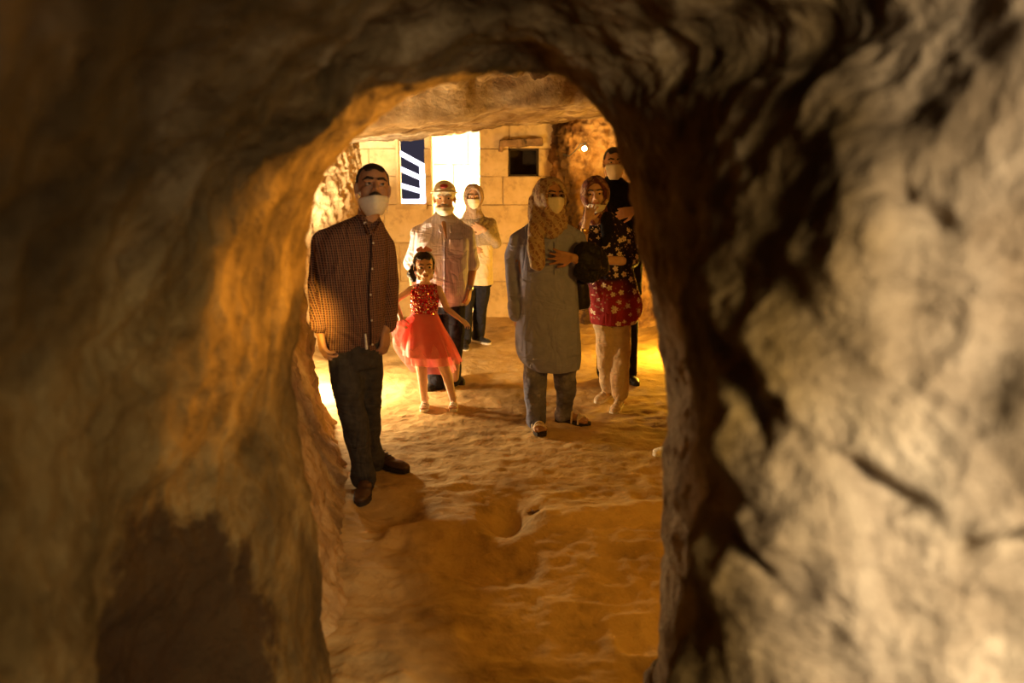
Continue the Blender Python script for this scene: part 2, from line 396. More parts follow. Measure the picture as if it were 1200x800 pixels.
def denim():
    m = NT('faded_blue_denim'); v = m.coord(); a = m.noise(v, 7, 5, 0.6); b = m.noise(v, 220, 2)
    col = m.ramp(a, [(0.35, (0.085, 0.09, 0.15)), (0.55, (0.16, 0.165, 0.25)), (0.72, (0.30, 0.31, 0.42))])
    folds(m, m.bump(b, 0.3, 0.002)); return m.base(col, 0.9)
M_DENIM = denim()
def lilac():
    m = NT('pale_lilac_shirt_cloth'); v = m.coord(); sx = m.n('ShaderNodeSeparateXYZ'); m.l(v, sx.inputs[0])
    st = m.math('SINE', m.math('MULTIPLY', sx.outputs[0], 420)); st = m.math('GREATER_THAN', st, 0.55)
    folds(m)
    return m.base(m.mix(st, (0.68, 0.65, 0.80), (0.58, 0.56, 0.74)), 0.8)
M_LILAC = lilac()
def plaid():
    m = NT('brown_checked_shirt_cloth'); v = m.coord(rot=(0, 0.03, 0.0)); sx = m.n('ShaderNodeSeparateXYZ'); m.l(v, sx.inputs[0])
    def stripe(src, freq, th, ph=0.0):
        s_ = m.math('SINE', m.math('ADD', m.math('MULTIPLY', src, freq), ph)); return m.math('GREATER_THAN', s_, th)
    X = m.math('ADD', sx.outputs[0], m.math('MULTIPLY', sx.outputs[1], 0.6)); Z = sx.outputs[2]
    base = m.mix(stripe(X, 260, 0.1), (0.036, 0.020, 0.024), (0.085, 0.032, 0.026))
    c = m.mix(stripe(X, 520, 0.62), base, (0.27, 0.15, 0.09))
    c = m.mix(stripe(Z, 520, 0.72), c, (0.22, 0.13, 0.085))
    folds(m)
    return m.base(c, 0.85, spec=0.15)
M_PLAID = plaid()
def floral():
    m = NT('floral_dress_cloth'); v = m.coord(); 
    sx = m.n('ShaderNodeSeparateXYZ'); m.l(v, sx.inputs[0])
    big = m.noise(v, 2.4, 2, 0.5, 0.4)
    k = m.math('ADD', m.math('MULTIPLY', sx.outputs[2], -1.25), m.math('ADD', big, 0.78))
    base = m.mix(m.ramp(k, [(0.16, (0, 0, 0)), (0.28, (1, 1, 1))]), (0.014, 0.009, 0.018), (0.27, 0.018, 0.022))
    def flowers(sc_, off, thr, petal):
        mp = m.n('ShaderNodeMapping'); mp.inputs['Location'].default_value = off; m.l(v, mp.inputs[0])
        vo = m.n('ShaderNodeTexVoronoi'); vo.inputs['Scale'].default_value = sc_; m.l(mp.outputs[0], vo.inputs['Vector'])
        # petals: angle about the cell point
        sub = m.n('ShaderNodeVectorMath', operation='SUBTRACT'); m.l(mp.outputs[0], sub.inputs[0]); m.l(vo.outputs['Position'], sub.inputs[1])
        q = m.n('ShaderNodeSeparateXYZ'); m.l(sub.outputs[0], q.inputs[0])
        ang = m.math('ARCTAN2', q.outputs[2], q.outputs[0])
        pet = m.math('MULTIPLY', m.math('ABSOLUTE', m.math('SINE', m.math('MULTIPLY', ang, petal / 2))), 0.16)
        dd = m.math('SUBTRACT', vo.outputs['Distance'], pet)
        return m.math('LESS_THAN', dd, thr), vo
    f1, vo = flowers(17, (0, 0, 0), 0.22, 5)
    f2, _ = flowers(34, (0.3, 0.2, 0.7), 0.12, 4)
    c = m.mix(f2, base, (0.36, 0.22, 0.17)); c = m.mix(f1, c, (0.66, 0.56, 0.44))
    folds(m); ctr = m.math('LESS_THAN', vo.outputs['Distance'], 0.09); c = m.mix(ctr, c, (0.45, 0.22, 0.10))
    return m.base(c, 0.8, spec=0.2)
M_FLORAL = floral()
def scarf(name, a_, b_, c_, freq=70, stripe=True):
    m = NT(name); v = m.coord(rot=(0.5, 0.6, 0.3)); 
    wv = m.n('ShaderNodeTexWave', wave_type='BANDS'); wv.inputs['Scale'].default_value = freq / 10; wv.inputs['Distortion'].default_value = 5; wv.inputs['Detail'].default_value = 2; wv.inputs['Detail Scale'].default_value = 2
    m.l(v, wv.inputs['Vector'])
    vo = m.n('ShaderNodeTexVoronoi', feature='DISTANCE_TO_EDGE'); vo.inputs['Scale'].default_value = freq * 0.45; m.l(v, vo.inputs['Vector'])
    c = m.mix(m.ramp(wv.outputs['Fac'], [(0.35, (0, 0, 0)), (0.6, (1, 1, 1))]), a_, b_)
    c = m.mix(m.ramp(vo.outputs['Distance'], [(0.05, (0.8, 0.8, 0.8)), (0.12, (0, 0, 0))]), c, c_)
    m.bump(wv.outputs['Fac'], 0.3, 0.003)
    return m.base(c, 0.75)
M_SCARF1 = scarf('patterned_beige_scarf', (0.36, 0.27, 0.18), (0.24, 0.13, 0.085), (0.46, 0.36, 0.24))
M_SCARF2 = scarf('patterned_rust_scarf', (0.15, 0.045, 0.03), (0.33, 0.20, 0.13), (0.07, 0.02, 0.02), 45)
def tulle():
    m = NT('red_tulle'); v = m.coord(); a = m.noise(v, 14, 3)
    m.base(m.ramp(a, [(0.3, (0.92, 0.34, 0.32)), (0.7, (0.98, 0.50, 0.46))]), 0.7)
    tr = m.n('ShaderNodeBsdfTransparent'); tr.inputs[0].default_value = (1, 0.75, 0.72, 1); mx = m.n('ShaderNodeMixShader'); mx.inputs[0].default_value = 0.42
    tl = m.n('ShaderNodeBsdfTranslucent'); tl.inputs[0].default_value = (0.95, 0.30, 0.28, 1); m2 = m.n('ShaderNodeMixShader'); m2.inputs[0].default_value = 0.4
    m.l(m.b.outputs[0], m2.inputs[1]); m.l(tl.outputs[0], m2.inputs[2])
    m.l(tr.outputs[0], mx.inputs[1]); m.l(m2.outputs[0], mx.inputs[2]); m.l(mx.outputs[0], m.out.inputs[0]); return m.m
M_TULLE = tulle()
def glass_mat():
    m = NT('spectacle_glass'); m.base((1, 1, 1), 0.05); m.b.inputs['Transmission Weight'].default_value = 1; m.b.inputs['IOR'].default_value = 1.1
    return m.m
M_LENS = glass_mat()
def bulb_mat():
    m = NT('glowing_bulb'); m.base((1, 0.8, 0.4)); m.b.inputs['Emission Color'].default_value = (1, 0.72, 0.25, 1); m.b.inputs['Emission Strength'].default_value = 60; return m.m
M_BULB = bulb_mat()
def sequin_mat():
    m = NT('red_and_silver_sequins'); oi = m.n('ShaderNodeAttribute'); oi.attribute_name = 'tone'
    c = m.ramp(oi.outputs['Fac'], [(0.0, (0.55, 0.01, 0.02)), (0.55, (0.65, 0.03, 0.03)), (0.62, (0.8, 0.45, 0.35)), (1.0, (0.95, 0.85, 0.75))])
    return m.base(c, 0.22, 0.9)
M_SEQ = sequin_mat()

# ------------------------------------------------------------------ the near passage (rock shell in front)
def sheet(name, pos, mat, flip=False):
    nu, nv = pos.shape[:2]
    idx = np.arange(nu * nv).reshape(nu, nv)
    q = np.stack([idx[:-1, :-1], idx[1:, :-1], idx[1:, 1:], idx[:-1, 1:]], -1).reshape(-1, 4)
    if flip: q = q[:, ::-1]
    me = bpy.data.meshes.new(name)
    me.vertices.add(nu * nv); me.vertices.foreach_set('co', pos.reshape(-1))
    me.loops.add(q.size); me.loops.foreach_set('vertex_index', q.reshape(-1).astype(np.int32))
    me.polygons.add(len(q)); me.polygons.foreach_set('loop_start', np.arange(0, q.size, 4, dtype=np.int32)); me.polygons.foreach_set('loop_total', np.full(len(q), 4, dtype=np.int32))
    me.polygons.foreach_set('use_smooth', [True] * len(q)); me.materials.append(mat); me.update(); me.validate()
    o = bpy.data.objects.new(name, me); C.objects.link(o); o['kind'] = 'structure'
    return o

def normals(pos):
    du = np.gradient(pos, axis=0); dv = np.gradient(pos, axis=1); n = np.cross(du, dv)
    return n / (np.linalg.norm(n, axis=-1, keepdims=True) + 1e-12)

YT = 2.3
cont = [(352, 640), (342, 560), (328, 480), (334, 400), (342, 330), (352, 265), (378, 205), (418, 155), (470, 116), (530, 92), (590, 80), (648, 84), (695, 112), (724, 160), (740, 225), (748, 290), (762, 350), (777, 405), (784, 455), (782, 540), (779, 620), (775, 700), (772, 790)]
W = [P(u, v, YT) for u, v in cont]
W = [Vector((-0.60, YT, -0.15)), Vector((-0.62, YT, 0.1))] + W + [Vector((0.44, YT, 0.1)), Vector((0.44, YT, -0.15))]
W = np.array([tuple(p) for p in W]); ns = len(W)
tang = np.gradient(W, axis=0); nrm = np.stack([-tang[:, 2], tang[:, 2] * 0, tang[:, 0]], -1); nrm /= np.linalg.norm(nrm, axis=1, keepdims=True)
L = np.maximum(0, -nrm[:, 0]) ** 2; R = np.maximum(0, nrm[:, 0]) ** 2; T = np.maximum(0, nrm[:, 2]) ** 2
s_ = L + R + T; L /= s_; R /= s_; T /= s_
# rings: back side (beyond the throat), throat, then towards and past the camera
ring = [((-0.50, 0.85, 0), (0, 0.60, 0.55), (0.80, 0.22, 0)),
        ((-0.07, 0.30, 0), (0, 0.24, 0.16), (0.18, 0.16, 0)),
        ((0, 0, 0), (0, 0, 0), (0, 0, 0)),
        ((-0.015, -0.35, 0), (0, -0.25, 0.03), (0.0, -0.35, 0)),
        ((-0.05, -0.72, 0), (0, -0.55, 0.07), (-0.012, -0.75, 0)),
        ((-0.09, -1.12, 0), (0, -0.85, 0.08), (-0.01, -1.12, 0)),
        ((-0.14, -1.55, 0), (0, -1.25, 0.14), (0.22, -1.27, 0)),
        ((-0.20, -2.0, 0), (0, -1.75, 0.25), (0.58, -1.38, 0)),
        ((-0.28, -2.6, 0), (0, -2.4, 0.38), (1.05, -1.55, 0)),
        ((-0.38, -3.3, 0), (0, -3.3, 0.5), (1.7, -1.9, 0))]
ctrl = np.zeros((len(ring), ns, 3))
for k, (dl, dt, dr) in enumerate(ring):
    ctrl[k] = W + L[:, None] * np.array(dl) + T[:, None] * np.array(dt) + R[:, None] * np.array(dr)
    if k >= 4:   # the pillar's ridge leans outward with height
        xr = np.interp(W[:, 2], [.3, .93, 1.22, 1.43, 1.62, 1.8, 2.0, 2.3], [.29, .33, .39, .41, .45, .51, .58, .66]) + max(0, dr[0])
        wg = np.clip(R * 2.2, 0, 1) * (0.55 if k == 4 else 1)
        ctrl[k, :, 0] = ctrl[k, :, 0] * (1 - wg) + wg * xr
        ctrl[k, :, 2] += T * 0.10 * np.clip(W[:, 0] - 0.1, 0, 1) * (k - 3)
NA, NR = 460, 520
ta = np.linspace(0, ns - 1, NA)
tr = np.linspace(0, len(ring) - 1, NR)
g = spline(ctrl, tr)
g = np.swapaxes(spline(np.swapaxes(g, 0, 1), ta), 0, 1)
nn = normals(g)
# make normals point into the tunnel
cen = np.array([-0.1, 0, 1.1]); sgn = np.sign(((cen - g) * nn * np.array([1, 0, 1])).sum(-1).mean()); nn = nn * sgn
pf = g.reshape(-1, 3)
big = fbm(pf, 1.9, 3, 11); med = fbm(pf, 5.0, 4, 21, ridged=True); fin = fbm(pf, 17, 3, 31)
kk = np.repeat(tr, NA); Lf = np.interp(ta, np.arange(ns), L); Lf = np.tile(Lf, NR); Rf = np.tile(np.interp(ta, np.arange(ns), R), NR)
damp = np.clip(np.abs(kk - 2) / 1.6, 0.18, 1)
disp = (big * 0.085 + med * 0.036) * damp + fin * 0.010 + fbm(pf, 9, 3, 41) * 0.016
# hollow in the lower part of the left wall
hol = np.exp(-(((pf[:, 1] - 1.62) / 0.30) ** 2 + ((pf[:, 2] - 0.55) / 0.42) ** 2)) * Lf
disp -= hol * 0.16
# cracks across the pale right face
def crack(a, b, wd, dep):
    a = np.array(a); b = np.array(b); ab = b - a; t = np.clip(((pf[:, [0, 2]] - a) @ ab) / (ab @ ab), 0, 1)
    d = np.linalg.norm(pf[:, [0, 2]] + 0.035 * np.stack([fbm(pf, 8, 2, 51), fbm(pf, 8, 2, 52)], -1) - (a + t[:, None] * ab), axis=1)
    return np.exp(-(d / wd) ** 2) * dep * (kk > 4.6)
for a, b, wd, dep in [((0.44, 1.40), (0.62, 1.26), .012, .05), ((0.62, 1.26), (0.72, 1.27), .013, .04), ((0.62, 1.26), (0.78, 1.36), .010, .04), ((0.36, 1.50), (0.42, 1.38), .02, .05), ((0.33, 1.30), (0.40, 1.15), .014, .04), ((0.55, 1.7), (0.66, 1.62), .015, .035)]:
    disp -= crack(a, b, wd, dep)
gp = (pf + nn.reshape(-1, 3) * disp[:, None]).reshape(NR, NA, 3)
i1 = int(NA * 8.6 / (ns - 1)); i2 = int(NA * 14.2 / (ns - 1))
gn = normals(gp) * sgn
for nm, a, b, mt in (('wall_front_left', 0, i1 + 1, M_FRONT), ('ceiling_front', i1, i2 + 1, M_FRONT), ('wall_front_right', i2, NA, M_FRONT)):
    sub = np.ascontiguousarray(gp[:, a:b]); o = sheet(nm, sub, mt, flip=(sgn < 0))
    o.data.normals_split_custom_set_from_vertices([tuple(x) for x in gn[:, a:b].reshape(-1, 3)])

# ------------------------------------------------------------------ floor
xs = np.linspace(-3.2, 3.2, 360); ys = np.concatenate([np.linspace(-1.5, 1.9, 40), np.linspace(1.92, 5.6, 330), np.linspace(5.62, 11.5, 230)])
X, Y = np.meshgrid(xs, ys, indexing='ij'); pp = np.stack([X, Y, X * 0], -1).reshape(-1, 3)
near = np.clip((5.2 - pp[:, 1]) / 2.0, 0.25, 1)
z = fbm(pp, 1.1, 3, 61) * 0.035 * near + fbm(pp, 4.0, 4, 62, ridged=True) * 0.034 * near + fbm(pp, 13, 3, 63) * 0.010
def bowl(u, v, rx, ry, dep):
    c = P(u, v, 4.0); k = CAMZ / (CAMZ - c.z); c = Vector((0, 0, CAMZ)) + (c - Vector((0, 0, CAMZ))) * k
    return -dep * np.exp(-(((pp[:, 0] - c.x) / rx) ** 2 + ((pp[:, 1] - c.y) / ry) ** 2) ** 1.4)
z += bowl(592, 606, 0.12, 0.17, 0.13) + bowl(460, 603, 0.16, 0.2, 0.08) + bowl(560, 665, 0.3, 0.25, 0.04) + bowl(627, 597, 0.035, 0.04, 0.03)
z += 0.03 * np.exp(-((pp[:, 1] - 3.72 - 0.2 * pp[:, 0]) / 0.10) ** 2) * (pp[:, 0] > -0.6)
z -= 0.03 * np.clip((3.6 - pp[:, 1]), 0, 1)
# banked earth at the foot of the walls
z += 0.16 * np.clip((pp[:, 0] - 1.25) / 0.5, 0, 1) ** 1.5 * (pp[:, 1] < 9) * np.clip((pp[:, 1] - 6.8) / 0.6, 0, 1)
FX, FY, FZ = xs, ys, z.reshape(X.shape)
def floor_z(x, y):
    i = min(max(np.searchsorted(FX, x), 1), len(FX) - 1); j = min(max(np.searchsorted(FY, y), 1), len(FY) - 1)
    return float(FZ[i, j])
sheet('floor', np.stack([X, Y, FZ], -1), M_FLOOR)

# ------------------------------------------------------------------ rock walls of the room
def wallsheet(name, path, mat, side, zmax=2.9, lean=None, amp=0.06, n1=420, n2=230, seed=71):
    path = np.array(path); pt = spline(path, np.linspace(0, len(path) - 1, n1))
    d = np.gradient(pt, axis=0); d /= np.linalg.norm(d, axis=1, keepdims=True); nr = np.stack([d[:, 1], -d[:, 0]], -1) * side
    zz = np.linspace(-0.25, zmax, n2); G = np.zeros((n1, n2, 3)); G[:, :, 0] = pt[:, 0:1]; G[:, :, 1] = pt[:, 1:2]; G[:, :, 2] = zz[None]
    fil = 0.14 * np.exp(-np.clip(zz, 0, 9) / 0.12)
    ln = lean(pt, zz) if lean else 0
    off = fil[None, :] - ln
    G[:, :, 0] += nr[:, 0:1] * off; G[:, :, 1] += nr[:, 1:2] * off
    q = G.reshape(-1, 3); dd = fbm(q, 2.0, 3, seed) * amp + fbm(q, 6.5, 4, seed + 1, ridged=True) * amp * 0.65 + fbm(q, 20, 3, seed + 2) * 0.012
    dd += np.clip((q[:, 1] - 5.6) / .4, 0, 1) * (fbm(q, 13, 4, seed + 6, ridged=True) * .035)
    N = np.repeat(nr, n2, axis=0); q[:, 0] += N[:, 0] * dd; q[:, 1] += N[:, 1] * dd; q[:, 2] += fbm(q, 5, 2, seed + 3) * 0.02
    return sheet(name, q.reshape(n1, n2, 3), mat, flip=side < 0)
def lean_left(pt, zz):
    k = np.clip((5.3 - pt[:, 1]) / 0.5, 0, 1) * np.clip((pt[:, 1] - 2.5) / 0.7, 0, 1)
    return k[:, None] * 0.26 * np.clip((zz[None] - 0.35) / 0.6, 0, 1)
wallsheet('wall_left', [(-1.05, 2.45), (-0.90, 2.62), (-0.82, 2.85), (-0.86, 3.12), (-0.93, 3.5), (-1.06, 4.0), (-1.19, 4.5), (-1.31, 5.0), (-1.42, 5.3), (-1.75, 5.5), (-2.2, 5.8), (-2.4, 6.5), (-2.25, 7.3), (-2.0, 8.0), (-1.82, 8.7), (-1.78, 9.2), (-1.8, 9.6)], M_ROOM, 1, lean=lean_left, amp=0.07)
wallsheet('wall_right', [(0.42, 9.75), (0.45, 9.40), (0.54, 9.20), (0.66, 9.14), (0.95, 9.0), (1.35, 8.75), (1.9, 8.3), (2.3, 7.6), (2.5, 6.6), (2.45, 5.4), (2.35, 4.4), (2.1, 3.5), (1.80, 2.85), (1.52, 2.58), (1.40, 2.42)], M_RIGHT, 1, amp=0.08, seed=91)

# ceiling of the room, with a step in it
xs = np.linspace(-3.2, 3.2, 330); ys = np.linspace(2.35, 9.75, 430)
X, Y = np.meshgrid(xs, ys, indexing='ij'); pp = np.stack([X, Y, X * 0], -1).reshape(-1, 3)
edge = 6.75 - 0.12 * pp[:, 0] + 0.30 * fbm(pp, 1.3, 3, 81)
st = np.clip((edge - pp[:, 1]) / 0.16, 0, 1); st = st * st * (3 - 2 * st)
zb = 2.17 + 0.09 * pp[:, 0]
z = zb + st * 0.24 + fbm(pp, 1.6, 3, 82) * 0.06 + fbm(pp, 5, 4, 83, ridged=True) * (0.03 + 0.08 * st) + fbm(pp, 18, 2, 84) * 0.008
z = np.where(pp[:, 1] < 4, np.maximum(z, 2.35), z)
z += 0.5 * np.clip((pp[:, 0] - 1.3) / 1.5, 0, 1) * 0
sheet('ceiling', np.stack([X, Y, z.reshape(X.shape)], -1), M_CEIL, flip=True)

# ------------------------------------------------------------------ back wall of cut stone
YB = 9.3; TH = 0.38
wb = Soup()
WX0, WX1, WZ0 = -1.31, -1.0, 1.32      # window
DX0, DX1 = -0.92, -0.375               # doorway
NX0, NX1, NZ0, NZ1 = -0.04, 0.30, 1.64, 1.95   # niche
def slab(x0, x1, z0, z1, y0=YB + 0.03, y1=YB + TH): wb.box(((x0 + x1) / 2, (y0 + y1) / 2, (z0 + z1) / 2), ((x1 - x0) / 2, (y1 - y0) / 2, (z1 - z0) / 2))
slab(-2.7, WX0 - .01, -0.2, 2.6); slab(WX0 - .01, WX1 + .01, -0.2, WZ0 - .01); slab(WX1 + .01, DX0 - .01, -0.2, 2.6); slab(DX1 + .01, NX0 - .01, -0.2, 2.6)
slab(NX0 - .01, NX1 + .01, -0.2, NZ0 - .01); slab(NX0 - .01, NX1 + .01, NZ1 + .01, 2.6); slab(NX1 + .01, 0.62, -0.2, 2.6)
slab(NX0 - .01, NX1 + .01, NZ0 - .01, NZ1 + .01, YB + TH - .03, YB + TH)
wback = wb.build('wall_back', M_MORTAR, shade=False); wback['kind'] = 'structure'
def block_mesh(sx, sy, sz, seed):
    bm = bmesh.new(); bmesh.ops.create_cube(bm, size=1)
    for v in bm.verts: v.co = Vector((v.co.x * sx, v.co.y * sy, v.co.z * sz))
    bmesh.ops.bevel(bm, geom=bm.edges[:], offset=min(0.008, sx * .2, sz * .2), segments=1, affect='EDGES')
    r = random.Random(seed)
    for v in bm.verts: v.co += Vector([r.uniform(-.004, .004) for _ in range(3)])
    me = bpy.data.meshes.new('stone_block'); bm.to_mesh(me); bm.free(); me.materials.append(M_STONE); return me
rows = [(-0.05, 0.43), (0.43, 0.88), (0.88, 1.32), (1.32, 1.64), (1.64, 1.95), (1.95, 2.25), (2.25, 2.58)]
spans = [(-2.6, WX0), (WX0, WX1), (WX1, DX0), (DX1, NX0), (NX0, NX1), (NX1, 0.52)]
cnt = 0
for ri, (z0, z1) in enumerate(rows):
    # merge spans that are solid in this row
    sol = []
    for (a, b) in spans:
        if (a, b) == (WX0, WX1) and z0 >= WZ0 - .01: continue
        if (a, b) == (NX0, NX1) and ri == 4: continue
        if sol and abs(sol[-1][1] - a) < 1e-6: sol[-1][1] = b
        else: sol.append([a, b])
    for a, b in sol:
        x = a; first = True
        while x < b - 1e-6:
            wd = random.uniform(0.42, 0.66) if not (first and ri % 2) else random.uniform(0.25, 0.4)
            if b - (x + wd) < 0.18: wd = b - x
            first = False
            me = block_mesh(wd - 0.005, 0.10, (z1 - z0) - 0.005, cnt); o = bpy.data.objects.new('stone_block', me); C.objects.link(o); o.parent = wback
            o.location = (x + wd / 2, YB + 0.062 + random.uniform(-0.007, 0.007), (z0 + z1) / 2); o.rotation_euler = (random.uniform(-.006, .006), 0, random.uniform(-.012, .012))
            cnt += 1; x += wd
# window frame strips, niche lining and lintel
s = Soup()
for xx in (WX0 + 0.012,): s.box((xx, YB - 0.03, 1.8), (0.022, 0.05, 0.5))
s.build('window_jamb', M_STONE, wback, voxel=0.012, smooth=3)
s = Soup(); s.box(((WX0 + WX1) / 2, YB + 0.03, WZ0 - 0.02), ((WX1 - WX0) / 2 + .02, 0.12, 0.028)); s.build('window_sill', M_STONE, wback, shade=False)
s = Soup(); s.box((0.10, YB - .01, 2.01), (0.24, .075, .042), Euler((0, -.05, 0)).to_matrix()); s.box((-0.115, YB - .01, 1.955), (0.028, .06, .05), Euler((0, .3, 0)).to_matrix())
s.build('lintel', M_LINTEL, wback, voxel=0.012, smooth=2, wrinkle=0.02, wscale=12)
s = Soup(); y0, y1 = YB + 0.02, YB + TH - .04
s.box((NX0 + .006, (y0 + y1) / 2, (NZ0 + NZ1) / 2), (.012, (y1 - y0) / 2, .17)); s.box((NX1 - .006, (y0 + y1) / 2, (NZ0 + NZ1) / 2), (.012, (y1 - y0) / 2, .17))
s.box(((NX0 + NX1) / 2, (y0 + y1) / 2, NZ0 + .006), (.17, (y1 - y0) / 2, .012)); s.box(((NX0 + NX1) / 2, (y0 + y1) / 2, NZ1 - .006), (.17, (y1 - y0) / 2, .012)); s.box(((NX0 + NX1) / 2, y1, (NZ0 + NZ1) / 2), (.17, .012, .17))
tag(s.build('niche', M_NICHE_SHADE, wback, shade=False), 'small square niche with its inner shade coloured near-black on the lining')
# wall beyond the doorway, of its own blocks, lit by the lamp hidden to the right
s = Soup(); s.box((0.35, 10.72, 1.5), (1.42, 0.06, 1.6)); wo = s.build('wall_outer', M_MORTAR, shade=False); wo['kind'] = 'structure'
for r in range(7):
    x = -1.07 + (0 if r % 2 else -0.0)
    k = 0
    while x < 1.7:
        wd = 0.3 if (k == 0 and r % 2) else 0.5
        me = block_mesh(wd - .01, .08, .44, 900 + r * 9 + k); o = bpy.data.objects.new('stone_block', me); C.objects.link(o); o.parent = wo
        o.location = (x + wd / 2, 10.64, 0.2 + r * .45); x += wd; k += 1

# ------------------------------------------------------------------ things: lamps
def floodlight(loc, yaw, label):
    t = thing('floodlight', loc, label, 'lamp'); 
    s = Soup(); s.box((0, 0, .11), (.08, .025, .06)); b = s.build('housing', M_HOUSING, t, shade=False)
    s = Soup(); s.box((0, 0, .012), (.07, .05, .012)); s.box((-.09, 0, .06), (.006, .012, .06)); s.box((.09, 0, .06), (.006, .012, .06)); s.build('bracket', M_HOUSING, t, shade=False)
    s = Soup(); s.box((0, -.028, .11), (.07, .003, .05)); s.build('lamp_glass', M_BULB, t, shade=False)
    t.rotation_euler = (0, 0, yaw); return t
floodlight((-1.70, 6.08, floor_z(-1.70, 6.08)), math.radians(60), 'black floodlight on the floor behind the left rock wall, out of sight')
floodlight((1.76, 7.35, floor_z(1.76, 7.35)), math.radians(-90), 'black floodlight on the floor behind the dark rock pillar, out of sight')
lp = P(685, 174, 8.86)
t = thing('wall_lamp', lp, 'small glowing bulb on a wire hung on the orange rock wall', 'lamp')
Soup().ell((0, 0, 0), .026).build('bulb', M_BULB, t)
s = Soup(); s.cap((0, 0.01, .02), .013, (0.012, .03, .055), .011); s.build('socket', M_HOUSING, t)
s = Soup(); s.chain([(0.012, .03, .055), (-.04, .06, .05), (-.10, .10, -.03), (-.16, .12, -.08), (-.22, .13, -.06)], [.006] * 5, n=6); s.build('wire', M_HOUSING, t)
l = lamp('wall_bulb_light', 'POINT', (lp.x - 0.02, lp.y - 0.10, lp.z - .02), 9, (1, 0.55, 0.14), 0.03)

# stairs railing outside the window
r0 = P(468, 176, 11.6); r1 = P(512, 204, 11.6)
t = thing('stair_railing', (r0.x, 11.6, 0), 'white floodlit metal stair railing seen through the window', 'railing')
def rel(p): return Vector(p) - t.location
dirv = (r1 - r0)
for k, (va, vb) in enumerate(((168, 210), (188, 223), (211, 233))):
    a = P(448, va, 11.6); b = P(525, vb, 11.6)
    s = Soup(); s.box((rel(a) + rel(b)) / 2, ((b - a).length / 2, .03, .030), Euler((0, math.atan2(-(b.z - a.z), b.x - a.x), 0)).to_matrix()); s.build('rail', M_RAIL, t, shade=False)
for u in (495, 522, 440):
    a = P(u, 194 + (u - 495) * .62, 11.6); s = Soup(); s.box(rel((a.x, 11.62, (a.z) / 2)), (.04, .03, a.z / 2)); s.build('post', M_RAIL, t, shade=False)
a = P(462, 236, 11.2); b = P(515, 236, 11.2); s = Soup(); s.box(rel((a + b) / 2), ((b - a).length / 2, .04, .03)); s.build('kick_rail', M_RAIL, t, shade=False)

# ------------------------------------------------------------------ people
class Person:
    def __init__(s, u, v, Y, label):
        p = P(u, v, Y); s.Y = Y; s.base = Vector((p.x, Y, floor_z(p.x, Y))); s.e = thing('person', s.base, label, 'person')
        s.sk = Soup(); s.s = 1 / F * (Y * math.cos(PITCH) + 0.12)  # metres per pixel
    def p(s, u, v, dy=0.0): return P(u, v, s.Y + dy) - s.base
    def ft(s, u, v, yaw, L):
        d = P(u, v, 4.0) - Vector((0, 0, CAMZ)); q = Vector((0, 0, CAMZ))
        zf = 0.0
        for _ in range(4):
            g_ = q + d * ((CAMZ - zf) / -d.z); zf = floor_z(g_.x, g_.y)
        t = Vector((math.sin(yaw), -math.cos(yaw), 0)); h = g_ - t * L * .42 - s.base; h.z = 0
        return h
    def fl(s, x, y):  # local floor height
        return floor_z(s.base.x + x, s.base.y + y) - s.base.z
    def rings(s, L, yaw=0.0):
        return [(s.p(r[0], r[1], r[4] if len(r) > 4 else 0), r[2] * s.s, r[3] * s.s, yaw) for r in L]

def hand(S, w, d, n, L=0.18, thumb=1, curl=0.5, r=1.0, spread=0.12, curls=None):
    """adds a palm and five fingers to soup S. w wrist, d towards the fingertips, n the way the palm faces, thumb +1/-1 which side"""
    w = Vector(w); d = Vector(d).normalized(); n = Vector(n); n = (n - d * n.dot(d)).normalized(); sd = d.cross(n).normalized() * thumb
    k = L / 0.18; fr = .0085 * k * r
    S.cap(w - d * .01, .024 * k, w + d * .03 * k, .022 * k, flat=.75, axis=sd)
    lens = [.072, .080, .075, .058]; fl = []
    for i in range(4):
        off = (1.5 - i) * .0205 * k
        kn = w + d * (.088 - .004 * abs(i - 1)) * k + sd * off
        S.cap(w + d * .02 * k + sd * off * .6, .0155 * k, kn, .0125 * k)
        c = curls[i] if curls else curl * (1 + .12 * i)
        dd = (d + sd * (1.5 - i) * spread).normalized(); p0 = kn; rr = fr * 1.12
        for j, fr_ in enumerate((.45, .30, .25)):
            ang = c * (0.8 if j == 0 else 1.0); dd = (dd * math.cos(ang) + n * math.sin(ang)).normalized() if False else (Matrix.Rotation(ang, 3, dd.cross(n).normalized()) @ dd if dd.cross(n).length > 1e-4 else dd)
            p1 = p0 + dd * lens[i] * k * fr_; S.cap(p0, rr, p1, rr * .9, n=10); p0 = p1; rr *= .9
    tb = w + d * .025 * k + sd * .024 * k; td = (d * .62 + sd * .72 + n * .25).normalized()
    t1 = tb + td * .042 * k; S.cap(w + d * .02 * k + sd * .01 * k, .017 * k, t1, .012 * k)
    td2 = (d * .85 + sd * .35 + n * .35).normalized(); t2 = t1 + td2 * .030 * k; S.cap(t1, .0115 * k, t2, .0100 * k); S.cap(t2, .0100 * k, t2 + (td2 + n * .3).normalized() * .022 * k, .0085 * k)

